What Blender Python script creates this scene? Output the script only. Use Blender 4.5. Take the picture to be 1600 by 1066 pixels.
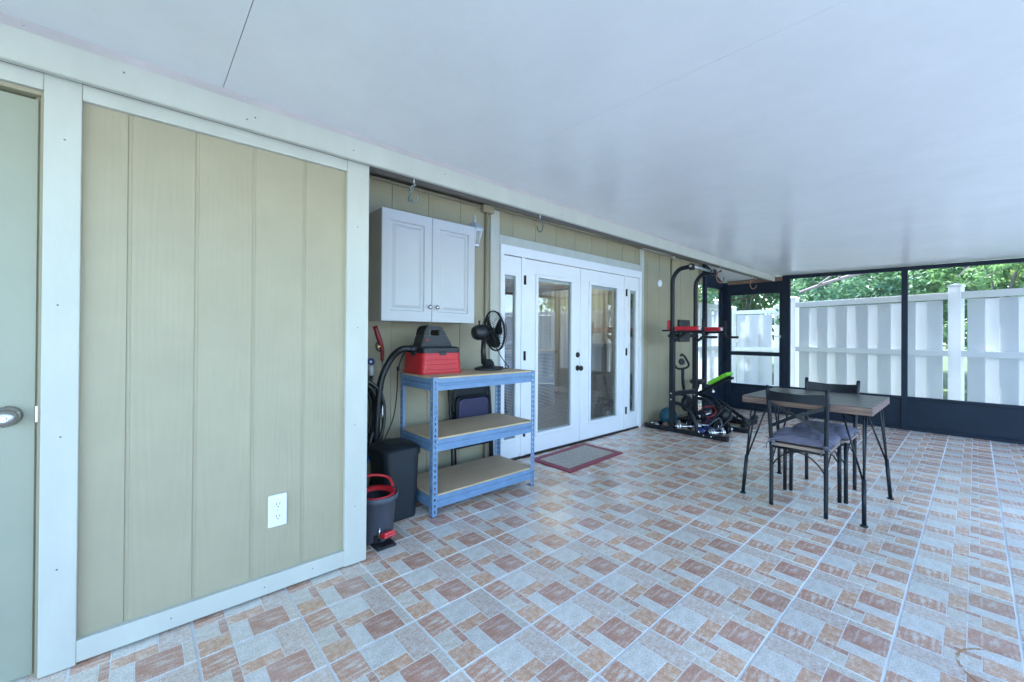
import bpy, bmesh, math, random
import numpy as np
from mathutils import Vector, Matrix, Quaternion
random.seed(7); rng = np.random.default_rng(11)
SC = bpy.context.scene
R = math.radians
for o in list(bpy.data.objects): bpy.data.objects.remove(o, do_unlink=True)
COL = SC.collection

# ---------------------------------------------------------------- camera
yaw, pitch, roll = R(47.152), R(0.242), R(0.388)
fw = Vector((-math.sin(yaw)*math.cos(pitch), math.cos(yaw)*math.cos(pitch), math.sin(pitch)))
rt0 = Vector((math.cos(yaw), math.sin(yaw), 0)); up0 = rt0.cross(fw)
rt = math.cos(roll)*rt0 + math.sin(roll)*up0; up = -math.sin(roll)*rt0 + math.cos(roll)*up0
CAM = Vector((2.194, 0, 1.1845))
cam_d = bpy.data.cameras.new('camera'); cam = bpy.data.objects.new('camera', cam_d); COL.objects.link(cam)
m = Matrix((rt, up, -fw)).transposed().to_4x4(); m.translation = CAM; cam.matrix_world = m
cam_d.sensor_width = 36; cam_d.lens = 14.6425; cam_d.shift_x = -22/1600; cam_d.shift_y = -11/1600
cam_d.clip_start = 0.02; cam_d.clip_end = 800
SC.camera = cam

# ---------------------------------------------------------------- world, sun, exposure
SUN = Vector((-0.60, 0.42, 1.0)).normalized()
w = bpy.data.worlds.new('World'); SC.world = w; w.use_nodes = True
nt = w.node_tree; nt.nodes.clear()
sky = nt.nodes.new('ShaderNodeTexSky'); sky.sky_type = 'NISHITA'; sky.sun_disc = False
sky.sun_elevation = math.asin(SUN.z); sky.sun_rotation = math.atan2(SUN.x, SUN.y)
sky.air_density = 1.0; sky.dust_density = 0.6; sky.ozone_density = 1.5
bg = nt.nodes.new('ShaderNodeBackground'); bg.inputs['Strength'].default_value = 0.15
wo = nt.nodes.new('ShaderNodeOutputWorld')
nt.links.new(sky.outputs[0], bg.inputs[0]); nt.links.new(bg.outputs[0], wo.inputs[0])
sd = bpy.data.lights.new('sun', 'SUN'); sd.energy = 3.0; sd.angle = R(0.5); sd.color = (1.0, 0.97, 0.92)
so = bpy.data.objects.new('sun', sd); COL.objects.link(so); so.location = (0, 0, 30)
so.rotation_euler = (-SUN).to_track_quat('-Z', 'Y').to_euler()
vs = SC.view_settings
vs.view_transform = 'Standard'; vs.look = 'None'; vs.gamma = 1.0; vs.use_curve_mapping = False
vs.exposure = 2.86
vs.use_white_balance = True; vs.white_balance_temperature = 6000; vs.white_balance_tint = 5
SC.render.engine = 'CYCLES'
SC.cycles.max_bounces = 7; SC.cycles.diffuse_bounces = 4; SC.cycles.glossy_bounces = 3
SC.cycles.transparent_max_bounces = 14; SC.cycles.transmission_bounces = 3

# ---------------------------------------------------------------- materials
MATS = {}
def srgb(r, g, b):
    f = lambda c: (c/255/12.92) if c/255 <= .04045 else ((c/255+.055)/1.055)**2.4
    return (f(r), f(g), f(b))
def new_mat(name):
    mt = bpy.data.materials.new(name); mt.use_nodes = True
    n = mt.node_tree; b = n.nodes['Principled BSDF']; MATS[name] = mt
    return mt, n, b
def N(n, t, **kw):
    x = n.nodes.new(t)
    for k, v in kw.items():
        if k in x.inputs: x.inputs[k].default_value = v
        else: setattr(x, k, v)
    return x
def coords(n, scale=(1, 1, 1), world=False, rand=False):
    if world:
        g = N(n, 'ShaderNodeNewGeometry'); out = g.outputs['Position']
    else:
        tc = N(n, 'ShaderNodeTexCoord'); out = tc.outputs['Object']
    mp = N(n, 'ShaderNodeMapping'); mp.inputs['Scale'].default_value = scale
    n.links.new(out, mp.inputs['Vector'])
    if rand:
        oi = N(n, 'ShaderNodeObjectInfo'); mu = N(n, 'ShaderNodeMath', operation='MULTIPLY'); mu.inputs[1].default_value = 37.0
        n.links.new(oi.outputs['Random'], mu.inputs[0])
        cx = N(n, 'ShaderNodeCombineXYZ'); n.links.new(mu.outputs[0], cx.inputs[0]); n.links.new(mu.outputs[0], cx.inputs[1])
        n.links.new(cx.outputs[0], mp.inputs['Location'])
    return mp.outputs[0]
def ramp(n, fac, stops):
    r = N(n, 'ShaderNodeValToRGB'); e = r.color_ramp.elements
    while len(e) < len(stops): e.new(0.5)
    for i, (p, c) in enumerate(stops):
        e[i].position = p; e[i].color = (*c, 1)
    n.links.new(fac, r.inputs[0]); return r.outputs[0]
def noise(n, vec, scale, detail=3, rough=.6):
    x = N(n, 'ShaderNodeTexNoise'); x.inputs['Scale'].default_value = scale
    x.inputs['Detail'].default_value = detail; x.inputs['Roughness'].default_value = rough
    n.links.new(vec, x.inputs['Vector']); return x.outputs['Fac']
def bump(n, b, h, strength, dist):
    x = N(n, 'ShaderNodeBump'); x.inputs['Strength'].default_value = strength; x.inputs['Distance'].default_value = dist
    n.links.new(h, x.inputs['Height']); n.links.new(x.outputs[0], b.inputs['Normal'])
def mul(c, k): return tuple(min(1, x*k) for x in c)
def plain(name, col, rough=.5, metal=0, var=.08, vscale=6, bscale=0, bstr=.15, bdist=.002, rand=True, spec=None, coat=0, stretch=(1, 1, 1)):
    mt, n, b = new_mat(name)
    v = coords(n, stretch, rand=rand)
    f = noise(n, v, vscale)
    n.links.new(ramp(n, f, [(.3, mul(col, 1-var)), (.7, mul(col, 1+var))]), b.inputs['Base Color'])
    f2 = noise(n, v, vscale*4)
    r = N(n, 'ShaderNodeMapRange'); r.inputs['To Min'].default_value = max(.02, rough-.06); r.inputs['To Max'].default_value = min(1, rough+.08)
    n.links.new(f2, r.inputs[0]); n.links.new(r.outputs[0], b.inputs['Roughness'])
    b.inputs['Metallic'].default_value = metal
    if spec is not None: b.inputs['Specular IOR Level'].default_value = spec
    if coat: b.inputs['Coat Weight'].default_value = coat
    if bscale: bump(n, b, noise(n, v, bscale, 6, .65), bstr, bdist)
    return mt
def emis(name, col, s):
    mt, n, b = new_mat(name); b.inputs['Base Color'].default_value = (*col, 1)
    b.inputs['Emission Color'].default_value = (*col, 1); b.inputs['Emission Strength'].default_value = s
    return mt
OLIVE = (0.385, 0.340, 0.228)
CREAM = (0.53, 0.53, 0.465)
def siding_mat(name, col, grain):
    mt, n, b = new_mat(name)
    v = coords(n, (1, 1, 1), rand=True)
    f = noise(n, v, 3.0)
    n.links.new(ramp(n, f, [(.3, mul(col, .94)), (.7, mul(col, 1.05))]), b.inputs['Base Color'])
    b.inputs['Roughness'].default_value = .5
    # cathedral wood grain pressed into the board: bands along the height, bent by noise
    tc = N(n, 'ShaderNodeTexCoord'); mp = N(n, 'ShaderNodeMapping'); mp.inputs['Scale'].default_value = (1, 1, .055)
    oi = N(n, 'ShaderNodeObjectInfo'); mr = N(n, 'ShaderNodeMapRange'); mr.inputs['To Min'].default_value = -.02; mr.inputs['To Max'].default_value = -.12
    n.links.new(oi.outputs['Random'], mr.inputs[0]); cx = N(n, 'ShaderNodeCombineXYZ'); n.links.new(mr.outputs[0], cx.inputs[2])
    m2_ = N(n, 'ShaderNodeMath', operation='MULTIPLY_ADD'); n.links.new(oi.outputs['Random'], m2_.inputs[0]); m2_.inputs[1].default_value = .06; m2_.inputs[2].default_value = -.03
    n.links.new(m2_.outputs[0], cx.inputs[1]); n.links.new(tc.outputs['Object'], mp.inputs['Vector']); n.links.new(cx.outputs[0], mp.inputs['Location'])
    wv = N(n, 'ShaderNodeTexWave', wave_type='RINGS', rings_direction='X'); n.links.new(mp.outputs[0], wv.inputs['Vector'])
    for k_, v_ in (('Scale', 17), ('Distortion', 7.5), ('Detail', 3), ('Detail Scale', .35), ('Detail Roughness', .6)): wv.inputs[k_].default_value = v_
    v3 = coords(n, (1, 60, 3), rand=True); d3 = noise(n, v3, 3, 4, .6)
    msk = noise(n, coords(n, (1, 7, 1.2), rand=True), 2.2, 2)
    mm = N(n, 'ShaderNodeMath', operation='MULTIPLY'); n.links.new(wv.outputs['Fac'], mm.inputs[0]); n.links.new(msk, mm.inputs[1])
    d4 = N(n, 'ShaderNodeMath', operation='MULTIPLY'); n.links.new(d3, d4.inputs[0]); d4.inputs[1].default_value = .45
    ad = N(n, 'ShaderNodeMath', operation='ADD'); n.links.new(mm.outputs[0], ad.inputs[0]); n.links.new(d4.outputs[0], ad.inputs[1])
    bump(n, b, ad.outputs[0], grain, .0020)
    return mt
siding_mat('siding', OLIVE, .42)
siding_mat('siding_far', mul(OLIVE, .95), .25)
plain('cream', CREAM, .5, var=.05, vscale=7, bscale=60, bstr=.6, bdist=.0018, stretch=(1, 1, .4))
plain('olive_paint', mul(OLIVE, .9), .55, var=.05, bscale=40, bstr=.15)
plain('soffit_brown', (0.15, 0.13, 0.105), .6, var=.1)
plain('door_olive', (0.33, 0.335, 0.255), .4, var=.03)
plain('white_paint', (0.82, 0.83, 0.84), .35, var=.02, bscale=30, bstr=.04, bdist=.001)
plain('cabinet_white', (0.52, 0.525, 0.53), .32, var=.02)
plain('cabinet_side', (0.42, 0.40, 0.36), .5, var=.05)
plain('vinyl', (0.80, 0.82, 0.86), .4, var=.02)
plain('strip', (0.50, 0.45, 0.44), .5, var=.08)
plain('bronze', (0.008, 0.016, 0.032), .55, var=.2, vscale=5, spec=.3)
plain('black_plastic', (0.012, 0.014, 0.017), .4, var=.2, bscale=180, bstr=.12, bdist=.0006)
plain('black_metal', (0.008, 0.011, 0.016), .42, var=.25, bscale=90, bstr=.08, bdist=.0006, spec=.35)
plain('rubber', (0.010, 0.010, 0.011), .6, var=.2)
plain('dark_bin', (0.008, 0.014, 0.019), .5, var=.15, bscale=240, bstr=.2, bdist=.0006)
plain('bucket_grey', (0.075, 0.085, 0.110), .45, var=.1)
plain('red_plastic', (0.55, 0.020, 0.028), .38, var=.1)
plain('dark_red', (0.20, 0.012, 0.018), .45, var=.1)
plain('red_vinyl', (0.50, 0.014, 0.030), .42, var=.08, bscale=120, bstr=.1)
plain('shelf_blue', (0.165, 0.265, 0.42), .42, metal=0, var=.10, vscale=9)
plain('steel', (0.62, 0.62, 0.60), .28, metal=1, var=.08)
plain('nickel', (0.42, 0.41, 0.39), .25, metal=1, var=.05)
plain('dark_bronze', (0.035, 0.030, 0.027), .35, metal=.6, var=.1)
plain('hook_copper', (0.22, 0.12, 0.09), .45, metal=.5, var=.2)
plain('hook_grey', (0.16, 0.19, 0.19), .4, metal=.6, var=.2)
plain('blue_plastic', (0.02, 0.10, 0.45), .4, var=.1)
plain('valve_blue', (0.02, 0.04, 0.16), .4, var=.1)
plain('brass', (0.50, 0.34, 0.09), .3, metal=1, var=.1)
plain('navy_vinyl', (0.035, 0.032, 0.085), .45, var=.1, bscale=150, bstr=.15)
plain('teal_rubber', (0.010, 0.075, 0.12), .45, var=.08, bscale=150, bstr=.15)
plain('lime_vinyl', (0.22, 0.62, 0.03), .4, var=.05)
plain('purple', (0.06, 0.02, 0.06), .5, var=.1)
plain('chrome', (0.7, 0.72, 0.75), .15, metal=1, var=.03)
plain('hose_green', (0.020, 0.026, 0.018), .35, var=.25, vscale=14)
plain('hose_black', (0.010, 0.011, 0.013), .4, var=.2)
plain('brown_board', (0.20, 0.115, 0.075), .6, var=.2, stretch=(.3, 1, 1), bscale=25)
plain('clear_plastic', (0.5, 0.53, 0.55), .3, var=.05)
plain('tan_wall', (0.52, 0.42, 0.31), .7, var=.03)
plain('room_floor', (0.10, 0.085, 0.075), .35, var=.2, stretch=(1, .2, 1))
plain('room_ceiling', (0.75, 0.72, 0.66), .8, var=.02)
plain('counter_dark', (0.055, 0.055, 0.065), .4, var=.2)
plain('counter_top', (0.55, 0.38, 0.20), .35, var=.15)
plain('sheer', (0.72, 0.76, 0.76), .8, var=.03)
plain('slat_white', (0.45, 0.46, 0.47), .45, var=.03)
plain('stool_shell', (0.62, 0.62, 0.62), .5, var=.05)
plain('grout', (0.74, 0.73, 0.72), .7, var=.24, vscale=.9, bscale=160, bstr=.4, bdist=.001, rand=False)
plain('bark', (0.16, 0.13, 0.115), .9, var=.35, vscale=9, bscale=22, bstr=.8, bdist=.02, stretch=(1, 1, .3))
plain('deadwood', (0.30, 0.25, 0.24), .9, var=.2, vscale=9)
plain('concrete', (0.52, 0.53, 0.55), .85, var=.12, bscale=60, bstr=.3)
plain('roof_shingle', (0.12, 0.11, 0.10), .9, var=.2)
plain('wire', (0.05, 0.05, 0.05), .6, var=.1)
emis('lamp_glow', (1.0, 0.86, 0.66), 1.6)

def vinyl_mat():
    mt, n, b = new_mat('vinyl_fence')
    f = noise(n, coords(n, (1, 1, .3), rand=True), 5)
    c = ramp(n, f, [(.3, (.78, .80, .84)), (.7, (.83, .85, .88))]); n.links.new(c, b.inputs['Base Color']); b.inputs['Roughness'].default_value = .4
    tl = N(n, 'ShaderNodeBsdfTranslucent'); n.links.new(c, tl.inputs['Color'])
    mx = N(n, 'ShaderNodeMixShader'); mx.inputs[0].default_value = .52; o = n.nodes['Material Output']
    n.links.new(b.outputs[0], mx.inputs[1]); n.links.new(tl.outputs[0], mx.inputs[2]); n.links.new(mx.outputs[0], o.inputs['Surface'])
vinyl_mat()
def ceiling_mat():
    mt, n, b = new_mat('ceiling')
    v = coords(n, (1, 1, 1), world=True)
    f = noise(n, v, 1.6, 6, .7)
    n.links.new(ramp(n, f, [(.28, (.75, .755, .75)), (.72, (.84, .84, .835))]), b.inputs['Base Color'])
    b.inputs['Roughness'].default_value = .27
    b.inputs['Specular IOR Level'].default_value = .45
    # fine stucco embossing, brushed a little along the panel
    h = noise(n, coords(n, (60, 110, 60), world=True), 1.0, 5, .6)
    h2 = noise(n, coords(n, (.6, 2.4, 1), world=True), 2.0, 3, .5)
    ml = N(n, 'ShaderNodeMath', operation='MULTIPLY'); n.links.new(h2, ml.inputs[0]); ml.inputs[1].default_value = 9
    a = N(n, 'ShaderNodeMath', operation='ADD'); n.links.new(h, a.inputs[0]); n.links.new(ml.outputs[0], a.inputs[1])
    bump(n, b, a.outputs[0], .22, .0016)
ceiling_mat()

def tile_mat(name, c1, c2, c3, stretch, seed, sc=9, gloss=.21):
    mt, n, b = new_mat(name)
    tc = N(n, 'ShaderNodeTexCoord'); mp = N(n, 'ShaderNodeMapping')
    mp.inputs['Location'].default_value = (seed, seed*1.7, 0); mp.inputs['Scale'].default_value = stretch
    n.links.new(tc.outputs['Object'], mp.inputs['Vector']); v = mp.outputs[0]
    f = noise(n, v, sc, 5, .68)
    # an own cast for each tile
    oi = N(n, 'ShaderNodeObjectInfo')
    base = ramp(n, f, [(.36, c1), (.50, c2), (.64, c3)])
    sp = noise(n, tc.outputs['Object'], 150, 3, .7)
    spk = ramp(n, sp, [(.40, (1.04, 1.04, 1.04)), (.62, (.76, .74, .72))])
    mx = N(n, 'ShaderNodeMix', data_type='RGBA', blend_type='MULTIPLY'); mx.inputs[0].default_value = 1
    n.links.new(base, mx.inputs[6]); n.links.new(spk, mx.inputs[7])
    hs = N(n, 'ShaderNodeHueSaturation')
    mr = N(n, 'ShaderNodeMapRange'); mr.inputs['To Min'].default_value = .90; mr.inputs['To Max'].default_value = 1.10
    n.links.new(oi.outputs['Random'], mr.inputs[0]); n.links.new(mr.outputs[0], hs.inputs['Value'])
    n.links.new(mx.outputs[2], hs.inputs['Color'])
    # worn traffic film, large and soft
    dirt = noise(n, coords(n, (1, 1, 1), world=True), 1.1, 4)
    dr = ramp(n, dirt, [(.35, (.90, .90, .92)), (.65, (1.03, 1.02, 1.0))])
    m2 = N(n, 'ShaderNodeMix', data_type='RGBA', blend_type='MULTIPLY'); m2.inputs[0].default_value = 1
    n.links.new(hs.outputs[0], m2.inputs[6]); n.links.new(dr, m2.inputs[7])
    n.links.new(m2.outputs[2], b.inputs['Base Color'])
    rr = N(n, 'ShaderNodeMapRange'); rr.inputs['To Min'].default_value = gloss-.05; rr.inputs['To Max'].default_value = gloss+.10
    n.links.new(noise(n, coords(n, (1, 1, 1), world=True), 14, 5), rr.inputs[0]); n.links.new(rr.outputs[0], b.inputs['Roughness'])
    b.inputs['Specular IOR Level'].default_value = 1.0
    h = N(n, 'ShaderNodeMath', operation='ADD'); n.links.new(f, h.inputs[0]); n.links.new(noise(n, tc.outputs['Object'], 60, 4), h.inputs[1])
    bump(n, b, h.outputs[0], .22, .0012)
tile_mat('tile_terracotta', (.60, .31, .20), (.70, .41, .285), (.86, .73, .62), (3.4, .8, 1), 1.3, 17)
tile_mat('tile_dark', (.54, .285, .20), (.63, .365, .265), (.82, .68, .58), (3.2, .7, 1), 8.1, 13)
tile_mat('tile_orange', (.69, .40, .25), (.77, .48, .32), (.87, .71, .57), (1.6, 1.1, 1), 4.2, 24)
tile_mat('tile_pale', (.74, .68, .60), (.83, .775, .695), (.89, .845, .77), (1.3, .7, 1), 2.7, 16)
tile_mat('tile_beige', (.70, .59, .47), (.79, .70, .59), (.86, .79, .70), (1.6, .9, 1), 6.4, 22)
tile_mat('tile_pink', (.65, .46, .355), (.77, .63, .53), (.86, .78, .70), (1.1, .9, 1), 3.9, 42)
tile_mat('tile_joint', (.78, .75, .71), (.82, .80, .76), (.86, .84, .80), (1, 1, 1), 5.5, 20, .5)

def glass_mat():
    mt = bpy.data.materials.new('glass'); mt.use_nodes = True; MATS['glass'] = mt
    n = mt.node_tree; n.nodes.clear()
    lw = N(n, 'ShaderNodeLayerWeight'); pw = N(n, 'ShaderNodeMath', operation='POWER'); pw.inputs[1].default_value = 3.5
    n.links.new(lw.outputs['Facing'], pw.inputs[0])
    fr = N(n, 'ShaderNodeMath', operation='MULTIPLY_ADD'); fr.inputs[1].default_value = .9; fr.inputs[2].default_value = .11
    n.links.new(pw.outputs[0], fr.inputs[0])
    tr = N(n, 'ShaderNodeBsdfTransparent'); tr.inputs['Color'].default_value = (.86, .90, .91, 1)
    gl = N(n, 'ShaderNodeBsdfGlossy'); gl.inputs['Roughness'].default_value = .01
    mx = N(n, 'ShaderNodeMixShader'); o = N(n, 'ShaderNodeOutputMaterial')
    n.links.new(fr.outputs[0], mx.inputs[0]); n.links.new(tr.outputs[0], mx.inputs[1]); n.links.new(gl.outputs[0], mx.inputs[2])
    n.links.new(mx.outputs[0], o.inputs['Surface'])
glass_mat()
def screen_mat():
    mt = bpy.data.materials.new('insect_mesh'); mt.use_nodes = True; MATS['insect_mesh'] = mt
    n = mt.node_tree; n.nodes.clear()
    tr = N(n, 'ShaderNodeBsdfTransparent'); df = N(n, 'ShaderNodeBsdfDiffuse'); df.inputs['Color'].default_value = (.17, .19, .20, 1)
    mx = N(n, 'ShaderNodeMixShader'); o = N(n, 'ShaderNodeOutputMaterial'); mx.inputs[0].default_value = .16
    n.links.new(tr.outputs[0], mx.inputs[1]); n.links.new(df.outputs[0], mx.inputs[2]); n.links.new(mx.outputs[0], o.inputs['Surface'])
screen_mat()
def leaf_mat(name, c1, c2):
    mt, n, b = new_mat(name)
    f = noise(n, coords(n, (1, 1, 1), world=True), 1.6, 3); f2 = noise(n, coords(n, (1, 1, 1), world=True), 14, 2)
    ad = N(n, 'ShaderNodeMath', operation='ADD'); n.links.new(f, ad.inputs[0]); n.links.new(f2, ad.inputs[1])
    hf = N(n, 'ShaderNodeMath', operation='MULTIPLY'); n.links.new(ad.outputs[0], hf.inputs[0]); hf.inputs[1].default_value = .5
    c = ramp(n, hf.outputs[0], [(.36, c1), (.64, c2)])
    n.links.new(c, b.inputs['Base Color']); b.inputs['Roughness'].default_value = .5
    tl = N(n, 'ShaderNodeBsdfTranslucent'); n.links.new(c, tl.inputs['Color'])
    mx = N(n, 'ShaderNodeMixShader'); mx.inputs[0].default_value = .45
    o = n.nodes['Material Output']
    n.links.new(b.outputs[0], mx.inputs[1]); n.links.new(tl.outputs[0], mx.inputs[2]); n.links.new(mx.outputs[0], o.inputs['Surface'])
leaf_mat('leaf_green', (.12, .24, .08), (.26, .42, .15))
leaf_mat('leaf_yellow', (.22, .31, .08), (.44, .48, .14))
leaf_mat('leaf_blue', (.10, .21, .11), (.19, .34, .18))
def lawn_mat():
    mt, n, b = new_mat('lawn')
    f = noise(n, coords(n, (1, 1, 1), world=True), 1.2, 8, .7)
    n.links.new(ramp(n, f, [(.35, (.055, .085, .022)), (.65, (.11, .15, .05))]), b.inputs['Base Color'])
    b.inputs['Roughness'].default_value = .9
    bump(n, b, noise(n, coords(n, (1, 1, 1), world=True), 60, 6), .9, .03)
lawn_mat()
def board_mat():
    mt, n, b = new_mat('hardboard')
    v = coords(n, (1, .35, 1), rand=True); f = noise(n, v, 5, 6, .6); sp = noise(n, coords(n, rand=True), 260, 3)
    c = ramp(n, f, [(.3, (.56, .42, .275)), (.7, (.64, .49, .33))])
    s = ramp(n, sp, [(.4, (.86, .86, .86)), (.62, (1, 1, 1))])
    mx = N(n, 'ShaderNodeMix', data_type='RGBA', blend_type='MULTIPLY'); mx.inputs[0].default_value = 1
    n.links.new(c, mx.inputs[6]); n.links.new(s, mx.inputs[7]); n.links.new(mx.outputs[2], b.inputs['Base Color'])
    b.inputs['Roughness'].default_value = .6
board_mat()
plain('board_edge', (.62, .46, .25), .7, var=.1)
def wood_mat(name, c1, c2, rough):
    mt, n, b = new_mat(name)
    v = coords(n, (1.2, 14, 14)); f = noise(n, v, 2.4, 7, .65)
    n.links.new(ramp(n, f, [(.32, c1), (.68, c2)]), b.inputs['Base Color'])
    b.inputs['Roughness'].default_value = rough; bump(n, b, f, .35, .0015)
wood_mat('table_wood', (.055, .050, .050), (.125, .108, .100), .30)
wood_mat('table_edge', (.06, .035, .028), (.27, .175, .135), .6)
wood_mat('seat_wood', (.24, .17, .13), (.34, .25, .19), .6)
def fabric_mat(name, col, sc=340, st=.5):
    mt, n, b = new_mat(name)
    v = coords(n); f = noise(n, v, 18, 4); wv = noise(n, v, sc, 2, .5)
    n.links.new(ramp(n, f, [(.3, mul(col, .86)), (.7, mul(col, 1.12))]), b.inputs['Base Color'])
    b.inputs['Roughness'].default_value = .95; b.inputs['Specular IOR Level'].default_value = .15
    b.inputs['Sheen Weight'].default_value = .2; bump(n, b, wv, st, .0015)
fabric_mat('cushion', (.145, .135, .185))
fabric_mat('mat_border', (.26, .018, .040), 420, .7)
def mat_center():
    mt, n, b = new_mat('mat_center')
    f = noise(n, coords(n), 70, 4, .85)
    n.links.new(ramp(n, f, [(.35, (.33, .28, .235)), (.65, (.68, .61, .53))]), b.inputs['Base Color'])
    b.inputs['Roughness'].default_value = .95; bump(n, b, f, .8, .004)
mat_center()
def rust_mat():
    mt, n, b = new_mat('rust')
    f = noise(n, coords(n), 38, 4)
    n.links.new(ramp(n, f, [(.3, (.34, .11, .02)), (.7, (.60, .27, .07))]), b.inputs['Base Color'])
    al = N(n, 'ShaderNodeMapRange'); al.inputs['From Min'].default_value = .38; al.inputs['From Max'].default_value = .60
    al.inputs['To Min'].default_value = 0; al.inputs['To Max'].default_value = .85
    n.links.new(f, al.inputs[0]); n.links.new(al.outputs[0], b.inputs['Alpha']); b.inputs['Roughness'].default_value = .5
rust_mat()

# ---------------------------------------------------------------- mesh builder
class MB:
    def __init__(s): s.bm = bmesh.new(); s.mi = 0
    def _f(s, vs, smooth=False):
        try:
            f = s.bm.faces.new(vs); f.material_index = s.mi; f.smooth = smooth; return f
        except ValueError: return None
    def box(s, x0, x1, y0, y1, z0, z1, bev=0, seg=1):
        v = [s.bm.verts.new(p) for p in ((x0, y0, z0), (x1, y0, z0), (x1, y1, z0), (x0, y1, z0), (x0, y0, z1), (x1, y0, z1), (x1, y1, z1), (x0, y1, z1))]
        fs = [s._f([v[i] for i in q]) for q in ((3, 2, 1, 0), (4, 5, 6, 7), (0, 1, 5, 4), (1, 2, 6, 5), (2, 3, 7, 6), (3, 0, 4, 7))]
        if bev:
            es = list({e for f in fs for e in f.edges})
            bmesh.ops.bevel(s.bm, geom=es, offset=bev, segments=seg, affect='EDGES', profile=.5, material=-1)
        return s
    def obox(s, c, ax, ay, az, hx, hy, hz, bev=0):
        c, ax, ay, az = Vector(c), Vector(ax).normalized(), Vector(ay).normalized(), Vector(az).normalized()
        v = [s.bm.verts.new(c+ax*hx*i+ay*hy*j+az*hz*k) for (i, j, k) in ((-1, -1, -1), (1, -1, -1), (1, 1, -1), (-1, 1, -1), (-1, -1, 1), (1, -1, 1), (1, 1, 1), (-1, 1, 1))]
        fs = [s._f([v[i] for i in q]) for q in ((3, 2, 1, 0), (4, 5, 6, 7), (0, 1, 5, 4), (1, 2, 6, 5), (2, 3, 7, 6), (3, 0, 4, 7))]
        if bev:
            es = list({e for f in fs for e in f.edges})
            bmesh.ops.bevel(s.bm, geom=es, offset=bev, segments=2, affect='EDGES', profile=.5, material=-1)
        return s
    def bar(s, a, b, wx, wz, upv=(0, 0, 1), bev=0):
        a, b = Vector(a), Vector(b); d = (b-a); L = d.length; d.normalize(); u = Vector(upv)
        if abs(d.dot(u)) > .95: u = Vector((1, 0, 0))
        sx = d.cross(u).normalized(); u = sx.cross(d).normalized()
        return s.obox((a+b)/2, d, sx, u, L/2, wx/2, wz/2, bev)
    def tube(s, pts, r, seg=10, caps=True, smooth=0, closed=False):
        P = [Vector(p) for p in pts]
        if smooth: P = spline(P, smooth, closed)
        rr = r if isinstance(r, (list, tuple)) else [r]*len(P)
        if len(rr) != len(P): rr = [rr[min(len(rr)-1, int(i*len(rr)/len(P)))] for i in range(len(P))]
        n = len(P); rings = []
        t0 = (P[1]-P[0]).normalized(); u = t0.orthogonal().normalized()
        for i in range(n):
            if closed: t = (P[(i+1) % n]-P[i-1]).normalized()
            else: t = (P[min(i+1, n-1)]-P[max(i-1, 0)]).normalized()
            u = (u-t*u.dot(t))
            u = u.normalized() if u.length > 1e-6 else t.orthogonal().normalized()
            w_ = t.cross(u)
            rings.append([s.bm.verts.new(P[i]+(u*math.cos(2*math.pi*k/seg)+w_*math.sin(2*math.pi*k/seg))*rr[i]) for k in range(seg)])
        for i in range(n if closed else n-1):
            a, b = rings[i], rings[(i+1) % n]
            for k in range(seg): s._f((a[k], a[(k+1) % seg], b[(k+1) % seg], b[k]), True)
        if caps and not closed:
            s._f(rings[0][::-1]); s._f(rings[-1])
        return s
    def lathe(s, prof, c=(0, 0, 0), axis=(0, 0, 1), seg=24, sx=1, sy=1, capb=True, capt=True):
        c = Vector(c); q = Vector((0, 0, 1)).rotation_difference(Vector(axis).normalized()); rings = []
        for (r, z) in prof:
            rings.append([s.bm.verts.new(c+q @ Vector((r*sx*math.cos(2*math.pi*k/seg), r*sy*math.sin(2*math.pi*k/seg), z))) for k in range(seg)])
        for a, b in zip(rings, rings[1:]):
            for k in range(seg): s._f((a[k], a[(k+1) % seg], b[(k+1) % seg], b[k]), True)
        if capb: s._f(rings[0][::-1])
        if capt: s._f(rings[-1])
        return s
    def loft(s, loops, capb=True, capt=True, smooth=False):
        rings = [[s.bm.verts.new(p) for p in L] for L in loops]; n = len(rings[0])
        for a, b in zip(rings, rings[1:]):
            for k in range(n): s._f((a[k], a[(k+1) % n], b[(k+1) % n], b[k]), smooth)
        if capb: s._f(rings[0][::-1])
        if capt: s._f(rings[-1])
        return s
    def prism(s, poly, d):          # polygon of 3D points extruded by vector d
        d = Vector(d); return s.loft([[Vector(p) for p in poly], [Vector(p)+d for p in poly]])
    def quad(s, *pts): s._f([s.bm.verts.new(p) for p in pts]); return s
def spline(P, k, closed=False):
    out = []; n = len(P)
    for i in range(n if closed else n-1):
        g = (lambda j: P[j % n]) if closed else (lambda j: P[max(0, min(n-1, j))])
        p0, p1, p2, p3 = g(i-1), g(i), g(i+1), g(i+2)
        for t in range(k):
            t /= k
            out.append(.5*((2*p1)+(p2-p0)*t+(2*p0-5*p1+4*p2-p3)*t*t+(3*p1-p0-3*p2+p3)*t**3))
    if not closed: out.append(P[-1])
    return out
def rrect(cx, cy, hx, hy, r, z, seg=5):
    L = []
    for (sx, sy, a0) in ((1, 1, 0), (-1, 1, 90), (-1, -1, 180), (1, -1, 270)):
        for i in range(seg+1):
            a = R(a0+90*i/seg); L.append(Vector((cx+sx*(hx-r)+r*math.cos(a), cy+sy*(hy-r)+r*math.sin(a), z)))
    return L
def wloc(o):
    v = Vector((0, 0, 0))
    while o is not None: v = v+o.location; o = o.parent
    return v
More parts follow.
